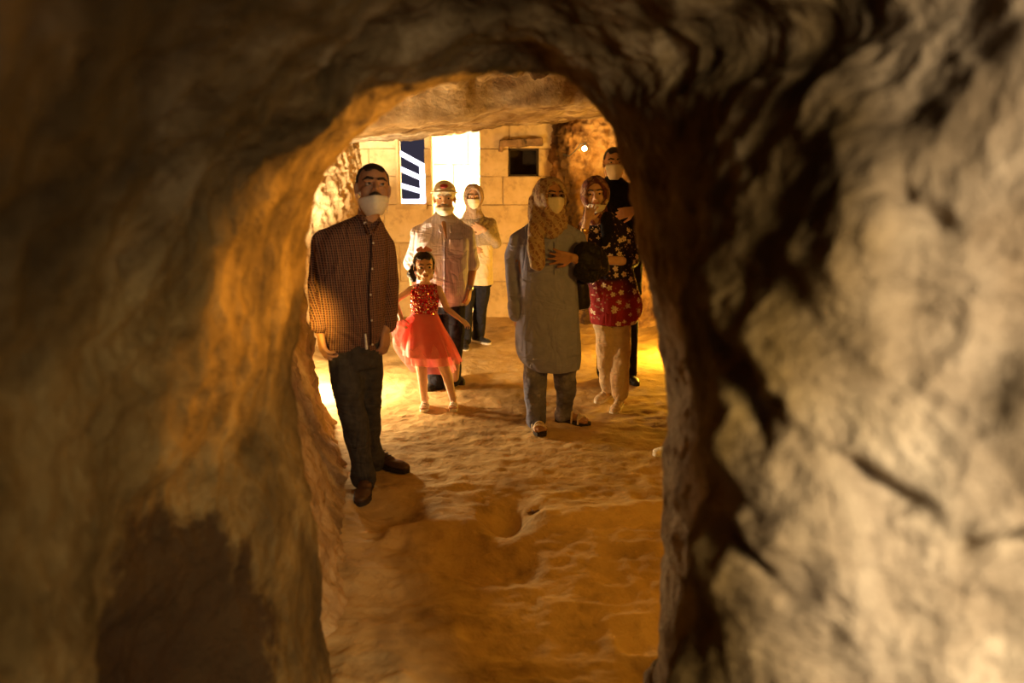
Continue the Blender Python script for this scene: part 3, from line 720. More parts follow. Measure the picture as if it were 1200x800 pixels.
def haircap(S, zf=.072, fat=.0055):
    """closed cap of hair over the skull with a hairline: zf is its height over the forehead"""
    nu, nv = 44, 12; c = Vector((0, .016, .030)); r = Vector((.074 + fat, .094 + fat, .086 + fat)); cols = []
    for i in range(nu):
        ph = 2 * math.pi * i / nu; cx, cy = math.cos(ph), math.sin(ph)      # cy<0 is the face side
        if cy < -.45: zc = zf + .012 * (1 - min(1, (-cy - .45) / .35)) - .006 * math.cos(ph * 6)
        elif cy < -.18: t = (cy + .45) / .27; zc = zf + .012 - t * (zf + .012 + .012)      # temples down to the sideburn
        elif cy < .15: zc = .018
        else: t = min(1, (cy - .15) / .5); zc = .018 - t * .085
        th1 = math.acos(max(-1, min(1, (zc - c.z) / r.z)))
        cols.append((cx, cy, th1))
    vs = [c + Vector((0, 0, r.z))]; fs = []
    for k in range(1, nv + 1):
        for cx, cy, th1 in cols: th = th1 * k / nv; vs.append(c + Vector((r.x * math.sin(th) * cx, r.y * math.sin(th) * cy, r.z * math.cos(th))))
    for cx, cy, th1 in cols: vs.append(c + Vector((r.x * math.sin(th1) * cx * .8, r.y * math.sin(th1) * cy * .8, r.z * math.cos(th1) * .9)))
    vs.append(c); e = len(vs) - 1
    fs += [(0, 1 + i, 1 + (i + 1) % nu) for i in range(nu)]
    for k in range(nv):
        a = 1 + k * nu; b = a + nu; fs += [(a + i, b + i, b + (i + 1) % nu, a + (i + 1) % nu) for i in range(nu)]
    a = 1 + nv * nu; fs += [(a + i, e, a + (i + 1) % nu) for i in range(nu)]
    S.add(vs, fs)

def head(pr, u, v, dy, yaw, pitch, roll, sc=1.0, es=1.0, mask=None, hair=None, eyes=True, ears=True, gaze=(0, 0), brow=True, female=False, mask_roll=0, name_skin=None, mouth=True):
    """head looks along local -Y; yaw>0 turns towards picture right"""
    S = Soup()
    S.ell((0, .016, .030), (.074, .094, .086)); S.ell((0, -.022, -.030), (.060, .062, .078)); S.ell((0, -.050, -.090), (.030, .026, .024))
    for q in (-1, 1):
        S.ell((q * .034, -.052, -.030), (.028, .026, .030)); S.ell((q * .048, -.015, -.070), (.020, .035, .030))
        S.cap((q * .012, -.081, .020), .009, (q * .046, -.066, .018), .009)
        S.cap((q * .018, -.0835, .0115), .0042, (q * .043, -.0755, .0100), .0042)       # upper lid
        S.cap((q * .020, -.0815, -.0095), .0034, (q * .042, -.0750, -.0075), .0034)     # lower lid
        if ears:
            S.ell((q * .077, .012, -.004), (.008, .018, .031), Euler((0.15, 0, q * .35)).to_matrix()); S.ell((q * .076, .006, -.026), (.008, .010, .012))
        S.ell((q * .0125, -.094, -.030), (.009, .010, .008))
    S.cap((0, -.083, .012), .0085, (0, -.108, -.024), .0115); S.ell((0, -.086, -.052), (.026, .012, .018))
    S.cap((-.018, -.090, -.0545), .0062, (.018, -.090, -.0545), .0062); S.cap((-.014, -.089, -.0665), .0070, (.014, -.089, -.0665), .0070); S.ell((0, -.078, -.060), (.030, .014, .012))
    M = Matrix.Translation(pr.p(u, v, dy)) @ Euler((0, 0, yaw)).to_matrix().to_4x4() @ Euler((0, -roll, 0)).to_matrix().to_4x4() @ Euler((pitch, 0, 0)).to_matrix().to_4x4() @ Matrix.Scale(sc, 4)
    S.xf(M); pr.sk.add(S.v, S.f); pr.HM = M
    E = pr.e
    if eyes:
        for q in (-1, 1):
            s_ = Soup(); s_.ell((q * .031, -.0685, .0015), (.0135 * es, .0120 * es, .0078 * es)); eo = s_.xf(M).build('eye', M_EYE, E)
            s_ = Soup(); s_.ell((q * .031 + gaze[0] * .006, -.0785, .0025 + gaze[1] * .004), (.0072 * es, .0048 * es, .0066 * es)); s_.xf(M).build('iris', M_IRIS, eo)
            if brow:
                s_ = Soup(); s_.cap((q * .014, -.0905, .025), .0058 if not female else .0038, (q * .036, -.083, .031), .0054 if not female else .0034); s_.cap((q * .036, -.083, .031), .0054 if not female else .0034, (q * .054, -.066, .022), .003)
                s_.xf(M).build('eyebrow', M_HAIR if hair != 'grey' else M_GREYHAIR, E)
    if mouth:
        s_ = Soup(); s_.cap((-.019, -.0925, -.0555), .0045, (.019, -.0925, -.0555), .0045); s_.cap((-.014, -.0925, -.0655), .0055, (.014, -.0925, -.0655), .0055); s_.xf(M).build('lips', M_LIP, E)
    if mask is not None:
        s_ = Soup(); nx, nz = 22, 16; z1, z0 = mask; fs = []
        MR = Matrix.Rotation(mask_roll, 4, 'Y') 
        for side in (0, 1):
            for j in range(nz + 1):
                for i in range(nx + 1):
                    a = (i / nx - .5) * 2; zt = j / nz; zz = z0 + (z1 - z0) * zt
                    mid = math.sin(math.pi * zt)
                    hw = .070 * (1 - .52 * (1 - zt) ** 2.2)
                    x = hw * math.sin(a * 1.35) / math.sin(1.35)
                    nose = .030 * math.exp(-(a / .30) ** 2) * zt ** .6
                    y = -.024 - .070 * math.cos(a * 1.30) - .016 * mid * math.cos(a * 1.2) - nose * .6
                    y += .022 * (1 - zt) ** 2
                    y += (-.0022 if side == 0 else .0015) + .0012 * math.sin(zt * 19)
                    s_.v.append(Vector((x, y, zz)))
        q = (nx + 1) * (nz + 1)
        for side in (0, 1):
            for j in range(nz):
                for i in range(nx):
                    a = side * q + j * (nx + 1) + i; f = (a, a + 1, a + nx + 2, a + nx + 1); s_.f.append(f if side == 0 else f[::-1])
        bd = [i for i in range(nx + 1)] + [(j + 1) * (nx + 1) - 1 for j in range(1, nz + 1)] + [nz * (nx + 1) + i for i in range(nx - 1, -1, -1)] + [j * (nx + 1) for j in range(nz - 1, 0, -1)]
        for i in range(len(bd)):
            a, b = bd[i], bd[(i + 1) % len(bd)]; s_.f.append((a, a + q, b + q, b))
        s_.xf(M @ Matrix.Translation((0, 0, (z0 + z1) / 2)) @ MR @ Matrix.Translation((0, 0, -(z0 + z1) / 2)))
        mk = s_.build('face_mask', M_MASK, E)
        if ears:
            for sq in (-1, 1):
                s_ = Soup(); s_.chain([(sq * .066, -.03, z1 - .01), (sq * .079, .0, (z1 + .01) * .6), (sq * .083, .03, .0), (sq * .078, .02, -.035), (sq * .062, -.03, z0 + .02)], [.0016] * 5, n=6); s_.xf(M).build('ear_loop', M_MASK, mk)
    if hair in ('short', 'grey'):
        s_ = Soup(); haircap(s_, .072 if hair == 'short' else .078)
        s_.xf(M).build('hair', M_HAIR if hair == 'short' else M_GREYHAIR, E, voxel=.005, smooth=1, wrinkle=.003, wscale=70)
    return M

def hijab(pr, mat, tail=None, cowl=1.0, sc=1.0, extra=None, seed=5):
    S = Soup(); M = pr.HM
    A = Matrix(((1, 0, 0, 0), (0, 0, 1, 0), (0, 1, 0, 0), (0, 0, 0, 1)))   # loft axis z -> head y
    R_ = []
    for y, rx, rz, cz in [(-.040, .004, .004, -.01), (-.042, .052, .076, -.008), (-.066, .0585, .084, -.008), (-.078, .063, .0885, -.006), (-.070, .074, .100, -.002), (-.035, .088, .115, .004), (.02, .096, .121, .006), (.07, .092, .114, .004), (.11, .070, .088, .0), (.132, .035, .045, -.005), (.137, .004, .004, -.005)]:
        R_.append(((0, cz, y), rx, rz, 0.0))
    S.loft(R_, n=40, mat=A)
    S.loft([((0, .0, -.08), .070, .075, 0), ((0, .005, -.12), .078 * cowl, .082 * cowl, 0), ((0, .01, -.165), .098 * cowl, .092 * cowl, 0), ((0, .012, -.20), .118 * cowl, .098 * cowl, 0)], n=36)
    for q in (-1, 1): S.cap((q * .05, -.045, -.09), .022, (0, -.062, -.135), .026)
    S.xf(M)
    if extra: extra(S)
    return S.build('headscarf', mat, pr.e, voxel=.006, smooth=3, wrinkle=.009, wscale=16, wstretch=(1, 1, .55), seed=seed, ridg=True)

def shoe(pr, heel, yaw, L=.27, mat=None, sole=None, name='shoe', laces=None, hgt=1.0, ankle=True, label=None):
    """yaw 0 = toe towards the camera (-Y); yaw>0 turns the toe to picture right"""
    heel = Vector(heel); heel.z = pr.fl(heel.x, heel.y)
    M = Matrix.Translation(heel) @ Euler((0, 0, yaw)).to_matrix().to_4x4() @ Matrix.Scale(L / .27, 4)
    s_ = Soup(); s_.ell((0, -.015, .045), (.034, .045, .042)); s_.ell((0, -.09, .042), (.036, .08, .038)); s_.ell((0, -.17, .034), (.043, .075, .028)); s_.ell((0, -.215, .030), (.036, .045, .022))
    if ankle: s_.cap((0, -.012, .05), .036, (0, -.005, .085 * hgt), .040)
    s_.cap((0, -.06, .07), .026, (0, -.13, .052), .024)
    o = s_.xf(M).build(name, mat, pr.e, voxel=.0065, smooth=3)
    if label: o['label'] = label
    s_ = Soup(); R_ = []
    prof = [(.035, .001), (.03, .020), (.01, .033), (-.04, .034), (-.10, .036), (-.17, .046), (-.215, .040), (-.245, .026), (-.258, .002)]
    n = len(prof); vs = []; fs = []
    for z_ in (.0, .022):
        for sg in (1, -1):
            for y_, w_ in (prof if sg == 1 else prof[::-1]): vs.append((sg * w_, y_, z_))
    m_ = 2 * n; fs = [tuple(range(m_))[::-1], tuple(range(m_, 2 * m_))] + [(i, (i + 1) % m_, m_ + (i + 1) % m_, m_ + i) for i in range(m_)]
    s_.add(vs, fs); s_.xf(M).build('sole', sole or M_SOLEB, o, shade=False)
    if laces:
        s_ = Soup()
        for k in range(4):
            y_ = -.075 - k * .02; z_ = .101 - k * .0105
            s_.chain([(-.022, y_, z_ - .008), (0, y_ - .008, z_), (.022, y_, z_ - .008)], [.003] * 3, n=6)
        s_.xf(M).build('laces', laces, o)
    return o

def sandal_foot(pr, heel, yaw, L=.24, strap=M_SANDAL, sole=M_SOLEB, ankle_h=.09):
    heel = Vector(heel); heel.z = pr.fl(heel.x, heel.y)
    M = Matrix.Translation(heel) @ Euler((0, 0, yaw)).to_matrix().to_4x4() @ Matrix.Scale(L / .24, 4)
    S = Soup(); S.ell((0, -.005, .047), (.028, .034, .028)); S.chain([(0, 0, .06), (0, -.06, .058), (0, -.13, .040), (0, -.165, .034)], [.030, .027, .026, .020]); S.cap((0, 0, .05), .028, (0, .0, ankle_h + .02), .027)
    for i in range(5):
        x = (i - 2) * .0165; S.cap((x * .9, -.15, .036), .014, (x * 1.15, -.205 + abs(i - 1) * .006, .031), .0085 if i != 1 else .011)
    S.xf(M); pr.sk.add(S.v, S.f)
    s_ = Soup(); prof = [(.035, .001), (.028, .022), (0, .033), (-.06, .032), (-.13, .042), (-.18, .043), (-.215, .03), (-.228, .002)]
    n = len(prof); vs = []
    for z_ in (.0, .024):
        for sg in (1, -1):
            for y_, w_ in (prof if sg == 1 else prof[::-1]): vs.append((sg * w_, y_, z_))
    m_ = 2 * n; s_.add(vs, [tuple(range(m_))[::-1], tuple(range(m_, 2 * m_))] + [(i, (i + 1) % m_, m_ + (i + 1) % m_, m_ + i) for i in range(m_)])
    o = s_.xf(M).build('sandal', sole, pr.e, shade=False)
    for (y_, h, wd) in ((-.14, .072, .040), (-.165, .060, .042), (-.09, .082, .037)):
        s_ = Soup(); pts = [(math.cos(a) * wd, y_ + .012 * math.cos(a) * (1 if y_ != -.165 else -1), .018 + (h - .018) * math.sin(a)) for a in [math.pi * k / 8 for k in range(9)]]
        s_.chain(pts, [.0075] * 9, n=8); s_.xf(M).build('strap', strap, o)
    s_ = Soup(); pts = [(math.cos(a) * .033, -.004 + .036 * math.sin(a) * (1 if math.sin(a) > 0 else .9), .085) for a in [2 * math.pi * k / 12 for k in range(13)]]
    s_.chain(pts, [.0055] * 13, n=6); s_.xf(M).build('strap', strap, o)

def buttons(pr, pts, parent, r=.0055):
    for q in pts:
        s_ = Soup(); s_.ell(q, (r, .003, r), nu=10, nv=6); s_.build('button', M_BUTTON, parent)

def surf_y(o, x, z):
    """front (smallest y) of mesh o at local x,z"""
    me = o.data; n = len(me.vertices); co = np.empty(n * 3); me.vertices.foreach_get('co', co); co = co.reshape(-1, 3)
    d = (co[:, 0] - x) ** 2 + (co[:, 2] - z) ** 2; k = d < .02 ** 2
    return co[k, 1].min() if k.any() else co[:, 1].min()

# ---- 1. tall man in the brown checked shirt, left
A = Person(425, 570, 4.10, 'tall man in a brown checked shirt leaning by the left wall, mask at his chin')
p = A.p; s1 = A.s
head(A, 437, 221, .0, .30, -.26, -.08, 1.08, mask=(-.055, -.135), hair='short', gaze=(0.6, .7), mask_roll=-.14, mouth=False)
s_ = Soup(); s_.cap((-.004, -.100, -.044), .007, (-.024, -.088, -.050), .005); s_.cap((.004, -.100, -.044), .007, (.024, -.088, -.050), .005); s_.xf(A.HM).build('moustache', M_HAIR, A.e, wrinkle=.002, wscale=90)
A.sk.chain([p(434, 238, .04), p(430, 268, .05)], [.055, .062])
body_t = [(426, 260, 18, 16, .04), (413, 277, 37, 22, .04), (411, 290, 42, 26, .03), (411, 330, 40, 27, .01), (412, 370, 38, 27, .0), (414, 400, 34, 24, .02)]
A.sk.loft(A.rings([(a, b, c - 4, d - 4, e) for a, b, c, d, e in body_t], .15), n=32)
# arms
shL, elL, wrL = p(380, 284, .02), p(373, 330, .07), p(376, 376, -.06)
shR, elR, wrR = p(448, 288, .12), p(456, 330, .18), p(454, 376, .06)
A.sk.chain([shL, elL, wrL, p(375, 388, -.06)], [.052, .042, .034, .029]); A.sk.chain([shR, elR, wrR, p(451, 386, .02)], [.05, .041, .034, .029])
hand(A.sk, p(375, 388, -.06), p(381, 425, -.10) - p(375, 388, -.06), Vector((1, .5, 0)), .20, thumb=-1, curl=.45, r=1.15)
hand(A.sk, p(451, 386, .02), p(451, 420, 0) - p(451, 386, .02), Vector((-1, .4, 0)), .185, thumb=1, curl=.5, r=1.1)
# legs and feet
f1 = A.ft(427, 577, .02, .29); f2 = A.ft(457, 549, 1.15, .28)
A.sk.chain([p(402, 410), p(412, 490, -.02), p(427, 562, .02)], [.075, .055, .04]); A.sk.chain([p(430, 410, .06), p(431, 480, .15), p(438, 540, .34)], [.075, .055, .04])
A.sk.build('body', SK_TAN, A.e, voxel=.0052, smooth=3)
S = Soup(); S.loft(A.rings([(433, 250, 13, 13, .04), (431, 256, 16, 15, .05), (423, 264, 28, 20, .05), (415, 274, 36, 23, .04)] + body_t[2:] + [(414, 408, 33, 24, .02)], .15), n=40, power=2.15)
S.cap(p(428, 262, .05), .055, shL, .064); S.cap(p(438, 264, .06), .05, shR, .060)
S.chain([shL, elL, wrL], [.066, .057, .050], n=20); S.chain([shR, elR, wrR], [.062, .054, .049], n=20)
sh = S.build('shirt', M_PLAID, A.e, voxel=.0075, smooth=3, wrinkle=.014, wscale=6, wstretch=(1.2, 1, .55))
for (a, b, q) in ((wrL, elL, .057), (wrR, elR, .052)):
    d = (b - a).normalized(); s_ = Soup(); s_.cap(a - d * .012, q, a + d * .05, q * 1.03, n=20); s_.build('cuff', M_PLAID, sh, voxel=.006, smooth=2, wrinkle=.006, wscale=14)
# collar and undershirt
s_ = Soup(); s_.cap(p(424, 256, -.02), .012, p(433, 272, -.085), .014, flat=.6); s_.cap(p(446, 260, .0), .012, p(438, 274, -.08), .014, flat=.6); s_.cap(p(420, 254, .06), .013, p(424, 256, -.02), .013); s_.build('collar', M_PLAID, sh, voxel=.005, smooth=2)
s_ = Soup(); s_.cap(p(428, 262, -.045), .010, p(434, 274, -.070), .006); s_.build('undershirt', M_WHITEFAB, A.e)
s_ = Soup(); zz = [(432 + 1.0 * math.sin(k * .7), 276 + k * 10) for k in range(14)]
pts = [];
for (u_, v_) in zz:
    q = p(u_, v_, -.12); pts.append(Vector((q.x, surf_y(sh, q.x, q.z) - .000, q.z)))
s_.chain(pts, [.0045] * len(pts), n=8); s_.build('placket', M_PLACK, sh)
buttons(A, [q + Vector((.010, -.008, 0)) for q in pts[1::3]], sh)
s_ = Soup(); q1 = p(427, 393, -.12); q2 = p(429, 408, -.12); y_ = surf_y(sh, q1.x, q1.z) - .001; s_.cap((q1.x, y_ + .004, q1.z), .005, (q2.x - .004, y_ + .012, q2.z - .008), .007); s_.build('undershirt_hem', M_WHITEFAB, A.e)
S = Soup(); S.loft(A.rings([(415, 398, 33, 22, .02), (416, 412, 31, 23, .03), (416, 428, 31, 23, .03)], .15), n=30)
S.chain([p(403, 425, 0), p(408, 455, -.02), p(414, 490, -.03), p(422, 530, 0), p(427, 562, .04)], [.088, .084, .070, .060, .064]); S.chain([p(429, 425, .06), p(432, 455, .10), p(430, 485, .16), p(434, 515, .26), p(439, 543, .34)], [.082, .076, .066, .056, .058])
S.build('trousers', M_TROUS, A.e, voxel=.0085, smooth=3, wrinkle=.016, wscale=7, wstretch=(1, 1, .8), seed=9, ridg=True)
shoe(A, f1, .02, .29, M_SHOEBR, M_SOLEB); shoe(A, f2 + Vector((0, 0, 0)), 1.05, .28, M_SHOEBR, M_SOLEB, laces=M_SOLEB)

# ---- 2. old man in the lilac shirt with a cap
B = Person(520, 455, 6.15, 'older man in a pale lilac short-sleeved shirt and pale cap, mask below his nose')
p = B.p
head(B, 521, 233, 0, .05, -.05, 0, 1.02, mask=(-.060, -.125), hair='grey', gaze=(0, 0), mouth=False)
s_ = Soup(); s_.cap((-.02, -.097, -.044), .007, (.02, -.097, -.044), .007); s_.xf(B.HM).build('moustache', M_GREYHAIR, B.e, wrinkle=.003, wscale=80)
S = Soup(); S.ell((0, .014, .052), (.0865, .106, .086)); cp_ = S.xf(B.HM).build('cap', M_CAP, B.e, voxel=.006, smooth=2)
s_ = Soup(); vs = []; fs = []
for j in range(7):
    for i in range(15):
        a = math.pi * i / 14; r_ = .080 + j * .0095 * (math.sin(a) ** .6 if math.sin(a) > 0 else 0); vs.append((math.cos(a) * r_ * .98, -.012 - math.sin(a) * (r_ + .012), .052 - j * .0022 + .010 * math.sin(a)))
for j in range(6):
    for i in range(14): a = j * 15 + i; fs.append((a, a + 1, a + 16, a + 15))
s_.add(vs, fs); s_.xf(B.HM).build('visor', M_CAP, cp_, solid=.004)
s_ = Soup(); s_.ell((0, -.082, .092), (.030, .012, .017), Euler((-.6, 0, 0)).to_matrix()); tag(s_.xf(B.HM).build('emblem', M_CAPRED, cp_), 'dark red printed emblem on the cap front')
B.sk.chain([p(521, 244, .02), p(520, 268, .03)], [.052, .060])
bt = [(520, 256, 13, 12, .03), (519, 268, 28, 16, .02), (518, 282, 32, 19, .0), (518, 310, 31, 20, -.02), (519, 340, 30, 20, -.02), (520, 352, 28, 18, .0)]
B.sk.loft(B.rings([(a, b, c - 3, d - 3, e) for a, b, c, d, e in bt]), n=28)
shL, elL, wrL = p(492, 276, .02), p(483, 312, .04), p(486, 345, -.04)
shR, elR, wrR = p(546, 276, .02), p(553, 314, .04), p(550, 338, -.02)
B.sk.chain([shL, elL, wrL], [.05, .040, .028]); B.sk.chain([shR, elR, wrR], [.05, .042, .029])
hand(B.sk, wrR, p(547, 362, -.04) - wrR, Vector((-1, .3, 0)), .185, thumb=1, curl=.45, r=1.15); hand(B.sk, wrL, p(488, 365, -.06) - wrL, Vector((1, .3, 0)), .18, thumb=-1, curl=.4)
B.sk.chain([p(507, 350), p(508, 400), p(512, 446, .02)], [.08, .055, .04]); B.sk.chain([p(533, 350), p(534, 400), p(532, 442, .02)], [.08, .055, .04])
B.sk.build('body', SK_MED, B.e, voxel=.0065, smooth=3)
S = Soup(); S.cap(p(518, 260, .03), .05, p(490, 274, .02), .06); S.cap(p(522, 260, .03), .05, p(547, 274, .02), .06); S.loft(B.rings([(520, 248, 10, 10, .03), (520, 253, 13, 12, .03), (520, 260, 22, 16, .02)] + bt[1:] + [(520, 357, 29, 19, 0)]), n=36, power=2.2)
S.chain([shL, elL + Vector((0, 0, .03))], [.062, .066], n=18); S.chain([shR, elR + Vector((0, 0, .03))], [.062, .064], n=18)
sh = S.build('shirt', M_LILAC, B.e, voxel=.009, smooth=2, wrinkle=.016, wscale=5, wstretch=(1.1, 1, .7), seed=14)
s_ = Soup(); s_.cap(p(513, 255, -.02), .010, p(516, 271, -.115), .014, flat=.6); s_.build('collar', M_LILAC, sh, voxel=.006, smooth=2); s_ = Soup(); s_.cap(p(529, 255, -.02), .010, p(528, 271, -.115), .014, flat=.6); s_.build('collar', M_LILAC, sh, voxel=.006, smooth=2)
s_ = Soup(); pts = []
for k in range(8):
    q = p(523, 280 + k * 10.5); pts.append(Vector((q.x, surf_y(sh, q.x, q.z) - .001, q.z)))
s_.chain(pts, [.007] * 8, n=8, flat=.5); s_.build('placket', M_LILAC, sh); buttons(B, [q + Vector((0, -.006, 0)) for q in pts[::2]], sh, .006)
s_ = Soup(); a = p(520, 262, -.10); b = p(523, 279, -.125); s_.cap(a, .022, b, .006, flat=.4); s_.build('open_neckline', SK_MED, B.e)
s_ = Soup(); q = p(536, 287); s_.box((q.x, surf_y(sh, q.x, q.z) + .002, q.z), (.055, .006, .060), Euler((0, 0, .2)).to_matrix()); s_.build('chest_pocket', M_LILAC, sh, voxel=.006, smooth=2)
s_ = Soup(); d = (wrR - elR).normalized(); s_.cap(wrR - d * .012, .032, wrR - d * .004, .032); w_ = s_.build('wristwatch', M_STEEL, B.e)
S = Soup(); S.loft(B.rings([(520, 345, 26, 17, 0), (520, 356, 27, 18, 0), (520, 366, 26, 17, 0)]), n=28)
S.chain([p(507, 364), p(508, 400), p(511, 449, .04)], [.088, .070, .064]); S.chain([p(533, 364), p(533, 400), p(531, 445, .06)], [.088, .070, .062])
S.build('trousers', M_NAVY, B.e, voxel=.01, smooth=2, wrinkle=.012, wscale=8)
shoe(B, B.ft(512, 453, -.5, .28), -.5, .28, M_SHOEBK, M_SOLEB, laces=M_SOLEW); shoe(B, B.ft(532, 447, .6, .28), .6, .28, M_SHOEBK, M_SOLEB)

# ---- 3. girl in the red dress
G = Person(515, 478, 5.62, 'little girl in a red sequined dress with tulle skirt holding her hem')
p = G.p; gs = G.s
head(G, 497, 313, 0, .22, -.04, .02, .90, es=1.2, gaze=(.6, .2), ears=True, female=True)
S = Soup(); haircap(S, .066, .009); S.ell((0, .05, -.01), (.074, .062, .055))
for q in (-1, 1): S.cap((q * .072, -.012, .03), .010, (q * .075, .0, -.02), .008)
for q in [(-.085, .03, -.005), (-.100, .03, -.035), (-.098, .02, -.065), (-.088, .015, -.090), (-.112, .045, -.055), (.06, .06, -.05)]: S.ell(q, .026)
S.xf(G.HM).build('hair', M_HAIR, G.e, voxel=.005, smooth=2, wrinkle=.005, wscale=45)
s_ = Soup(); pts = [(math.cos(a) * .084, .000, .034 + math.sin(a) * .096) for a in [math.pi * (k / 12) for k in range(13)]]; s_.chain(pts, [.006] * 13, n=8); hb = s_.xf(G.HM).build('headband', M_WHITEFAB, G.e)
s_ = Soup()
for q in ((-.035, -.005, .140), (.035, -.005, .138), (.0, -.01, .132)): s_.ell(q, (.026, .012, .017), Euler((0, q[0] * 12, 0)).to_matrix())
for q in ((-.018, -.01, .155), (.018, -.01, .155), (.058, 0, .130)): s_.ell(q, .012)
s_.xf(G.HM).build('bow', M_PINK, hb, voxel=.005, smooth=2)
G.sk.chain([p(498, 322, .01), p(498, 338, .02)], [.034, .038])
G.sk.loft(G.rings([(498, 332, 8, 7, .02), (498, 337, 16, 10, .01), (498, 352, 15, 10, 0), (497, 368, 13, 9, 0), (497, 385, 16, 12, 0), (499, 400, 16, 12, 0)]), n=24)
G.sk.chain([p(482, 339), p(463, 352, .02), p(470, 372, -.05)], [.028, .022, .018]); G.sk.chain([p(514, 339), p(524, 362, .01), p(537, 372, -.06)], [.028, .022, .018])
hand(G.sk, p(470, 372, -.05), p(472, 385, -.08) - p(470, 372, -.05), Vector((.5, 1, 0)), .12, thumb=1, curl=.7); hand(G.sk, p(537, 372, -.06), Vector((.9, -.3, -.6)), Vector((-.3, .2, -1)), .125, thumb=1, curl=.25)
G.sk.chain([p(490, 398), p(495, 440), p(497, 468, .02)], [.058, .038, .026]); G.sk.chain([p(509, 398), p(524, 440), p(531, 468, .02)], [.058, .038, .026])
sandal_foot(G, G.ft(498, 479, .0, .175), .0, .175, M_SNEAKW, M_SNEAKW, .075); sandal_foot(G, G.ft(531.5, 479, .05, .175), .05, .175, M_SNEAKW, M_SNEAKW, .075)
G.sk.build('body', SK_FAIR, G.e, voxel=.0050, smooth=2)
S = Soup(); S.loft(G.rings([(499, 333, 10, 9, .015), (498, 338, 16, 11.5, .01), (498, 352, 16.5, 12, 0), (497, 368, 14.5, 10.5, 0), (497, 374, 15, 11, 0)]), n=36, power=2.3)
bod = S.build('bodice', M_RED, G.e, voxel=.006, smooth=2)
# sequins scattered on the bodice
me = bod.data; rr_ = random.Random(4); vs = []; fs = []; tone = []
for q in rr_.sample(range(len(me.vertices)), min(2600, len(me.vertices))):
    v_ = me.vertices[q]; n_ = (v_.normal + Vector([rr_.uniform(-.55, .55) for _ in range(3)])).normalized(); t1 = n_.orthogonal().normalized(); t2 = n_.cross(t1); c_ = v_.co + v_.normal * .003; b0 = len(vs); tn = rr_.random()
    for k in range(6): a = k * math.pi / 3; vs.append(c_ + (t1 * math.cos(a) + t2 * math.sin(a)) * .0050)
    fs.append(tuple(range(b0, b0 + 6))); tone += [tn] * 6
sq = mesh_from('sequins', vs, fs, M_SEQ, bod, smooth=False); sq['kind'] = 'stuff'
at = sq.data.attributes.new('tone', 'FLOAT', 'POINT'); at.data.foreach_set('value', tone)
# skirt: satin lining and tulle layers, longer at the back
S = Soup(); S.loft(G.rings([(497, 368, 15, 11, 0), (498, 385, 22, 16, 0), (500, 402, 27, 20, -.01), (502, 416, 29, 21, -.01)]), n=48, close=False, fold=.06, nf=8, sub=6); S.build('skirt_lining', M_CORAL, G.e, solid=.003)
S = Soup(); S.loft(G.rings([(497, 366, 15.5, 11.5, 0), (498, 382, 22, 17, .0), (502, 402, 29, 23, .0), (508, 424, 33, 26, .04)]), n=72, close=False, fold=.09, nf=11, sub=8); S.build('tulle_skirt', M_TULLE, G.e)
S = Soup(); S.loft(G.rings([(496, 369, 15.5, 12, .01), (490, 385, 25, 20, .04), (491, 405, 30, 24, .09), (508, 434, 26, 20, .14)]), n=72, close=False, fold=.12, nf=9, sub=8); S.build('tulle_overskirt', M_TULLE, G.e)
S = Soup(); S.chain([p(471, 379, -.07), p(467, 386, -.03), p(472, 398, .02)], [.022, .045, .055]); S.chain([p(471, 379, -.07), p(484, 374, -.05)], [.022, .02]); S.build('gathered_hem', M_TULLE, G.e, voxel=.006, smooth=2, wrinkle=.014, wscale=16, ridg=True)

# ---- 4. woman at the back
D = Person(556, 405, 7.75, 'woman in a taupe headscarf and sweater over a cream tunic, standing in the bright doorway')
p = D.p
head(D, 555, 231, 0, 0.05, 0, 0, 1.0, mask=(-.012, -.115), ears=False, female=True, mouth=False)
hijab(D, M_TAUPE, cowl=.95)
D.sk.chain([p(555, 242), p(556, 256, .02)], [.045, .05])
bt = [(556, 254, 10, 9, .02), (557, 260, 19, 12, .01), (558, 275, 21, 14, 0), (558, 295, 19, 13, 0), (558, 315, 21, 14, 0), (558, 330, 22, 14, 0)]
D.sk.loft(D.rings([(a, b, c - 2.5, d - 2, e) for a, b, c, d, e in bt]), n=28)
shL, elL, wrL = p(540, 263), p(536, 288, .05), p(550, 296, -.10); shR, elR, wrR = p(575, 263), p(581, 284, -.02), p(568, 270, -.17)
D.sk.chain([shL, elL, wrL], [.045, .036, .026]); D.sk.chain([shR, elR, wrR], [.045, .038, .026])
hand(D.sk, wrR, Vector((-.9, -.1, .35)), Vector((.1, .9, 0)), .17, thumb=1, curl=.3); hand(D.sk, wrL, Vector((.6, -.2, .2)), Vector((0, 1, 0)), .16, thumb=-1, curl=.4)
D.sk.chain([p(547, 328), p(545, 365), p(545, 400, .02)], [.075, .052, .036]); D.sk.chain([p(566, 328, .04), p(562, 365, .1), p(561, 396, .18)], [.075, .052, .036])
D.sk.build('body', SK_MED, D.e, voxel=.0075, smooth=2)
S = Soup(); S.loft(D.rings([(558, 280, 20, 14, 0), (558, 300, 19.5, 14, 0), (557, 318, 21, 15, 0), (557, 333, 22, 15, 0)]), n=32, power=2.2); S.build('tunic', M_CREAM, D.e, voxel=.01, smooth=2, wrinkle=.012, wscale=7, wstretch=(1, 1, .4))
S = Soup(); S.loft(D.rings([(556, 254, 12, 10, .02), (557, 259, 20, 13, .01), (558, 275, 23, 16, 0), (558, 287, 22, 15.5, 0)]), n=32, power=2.2); S.chain([shL, elL, wrL], [.062, .055, .042], n=18); S.chain([shR, elR, wrR + (elR - wrR) * .15], [.062, .058, .044], n=18)
S.build('sweater', M_SWEATER, D.e, voxel=.01, smooth=2, wrinkle=.012, wscale=7)
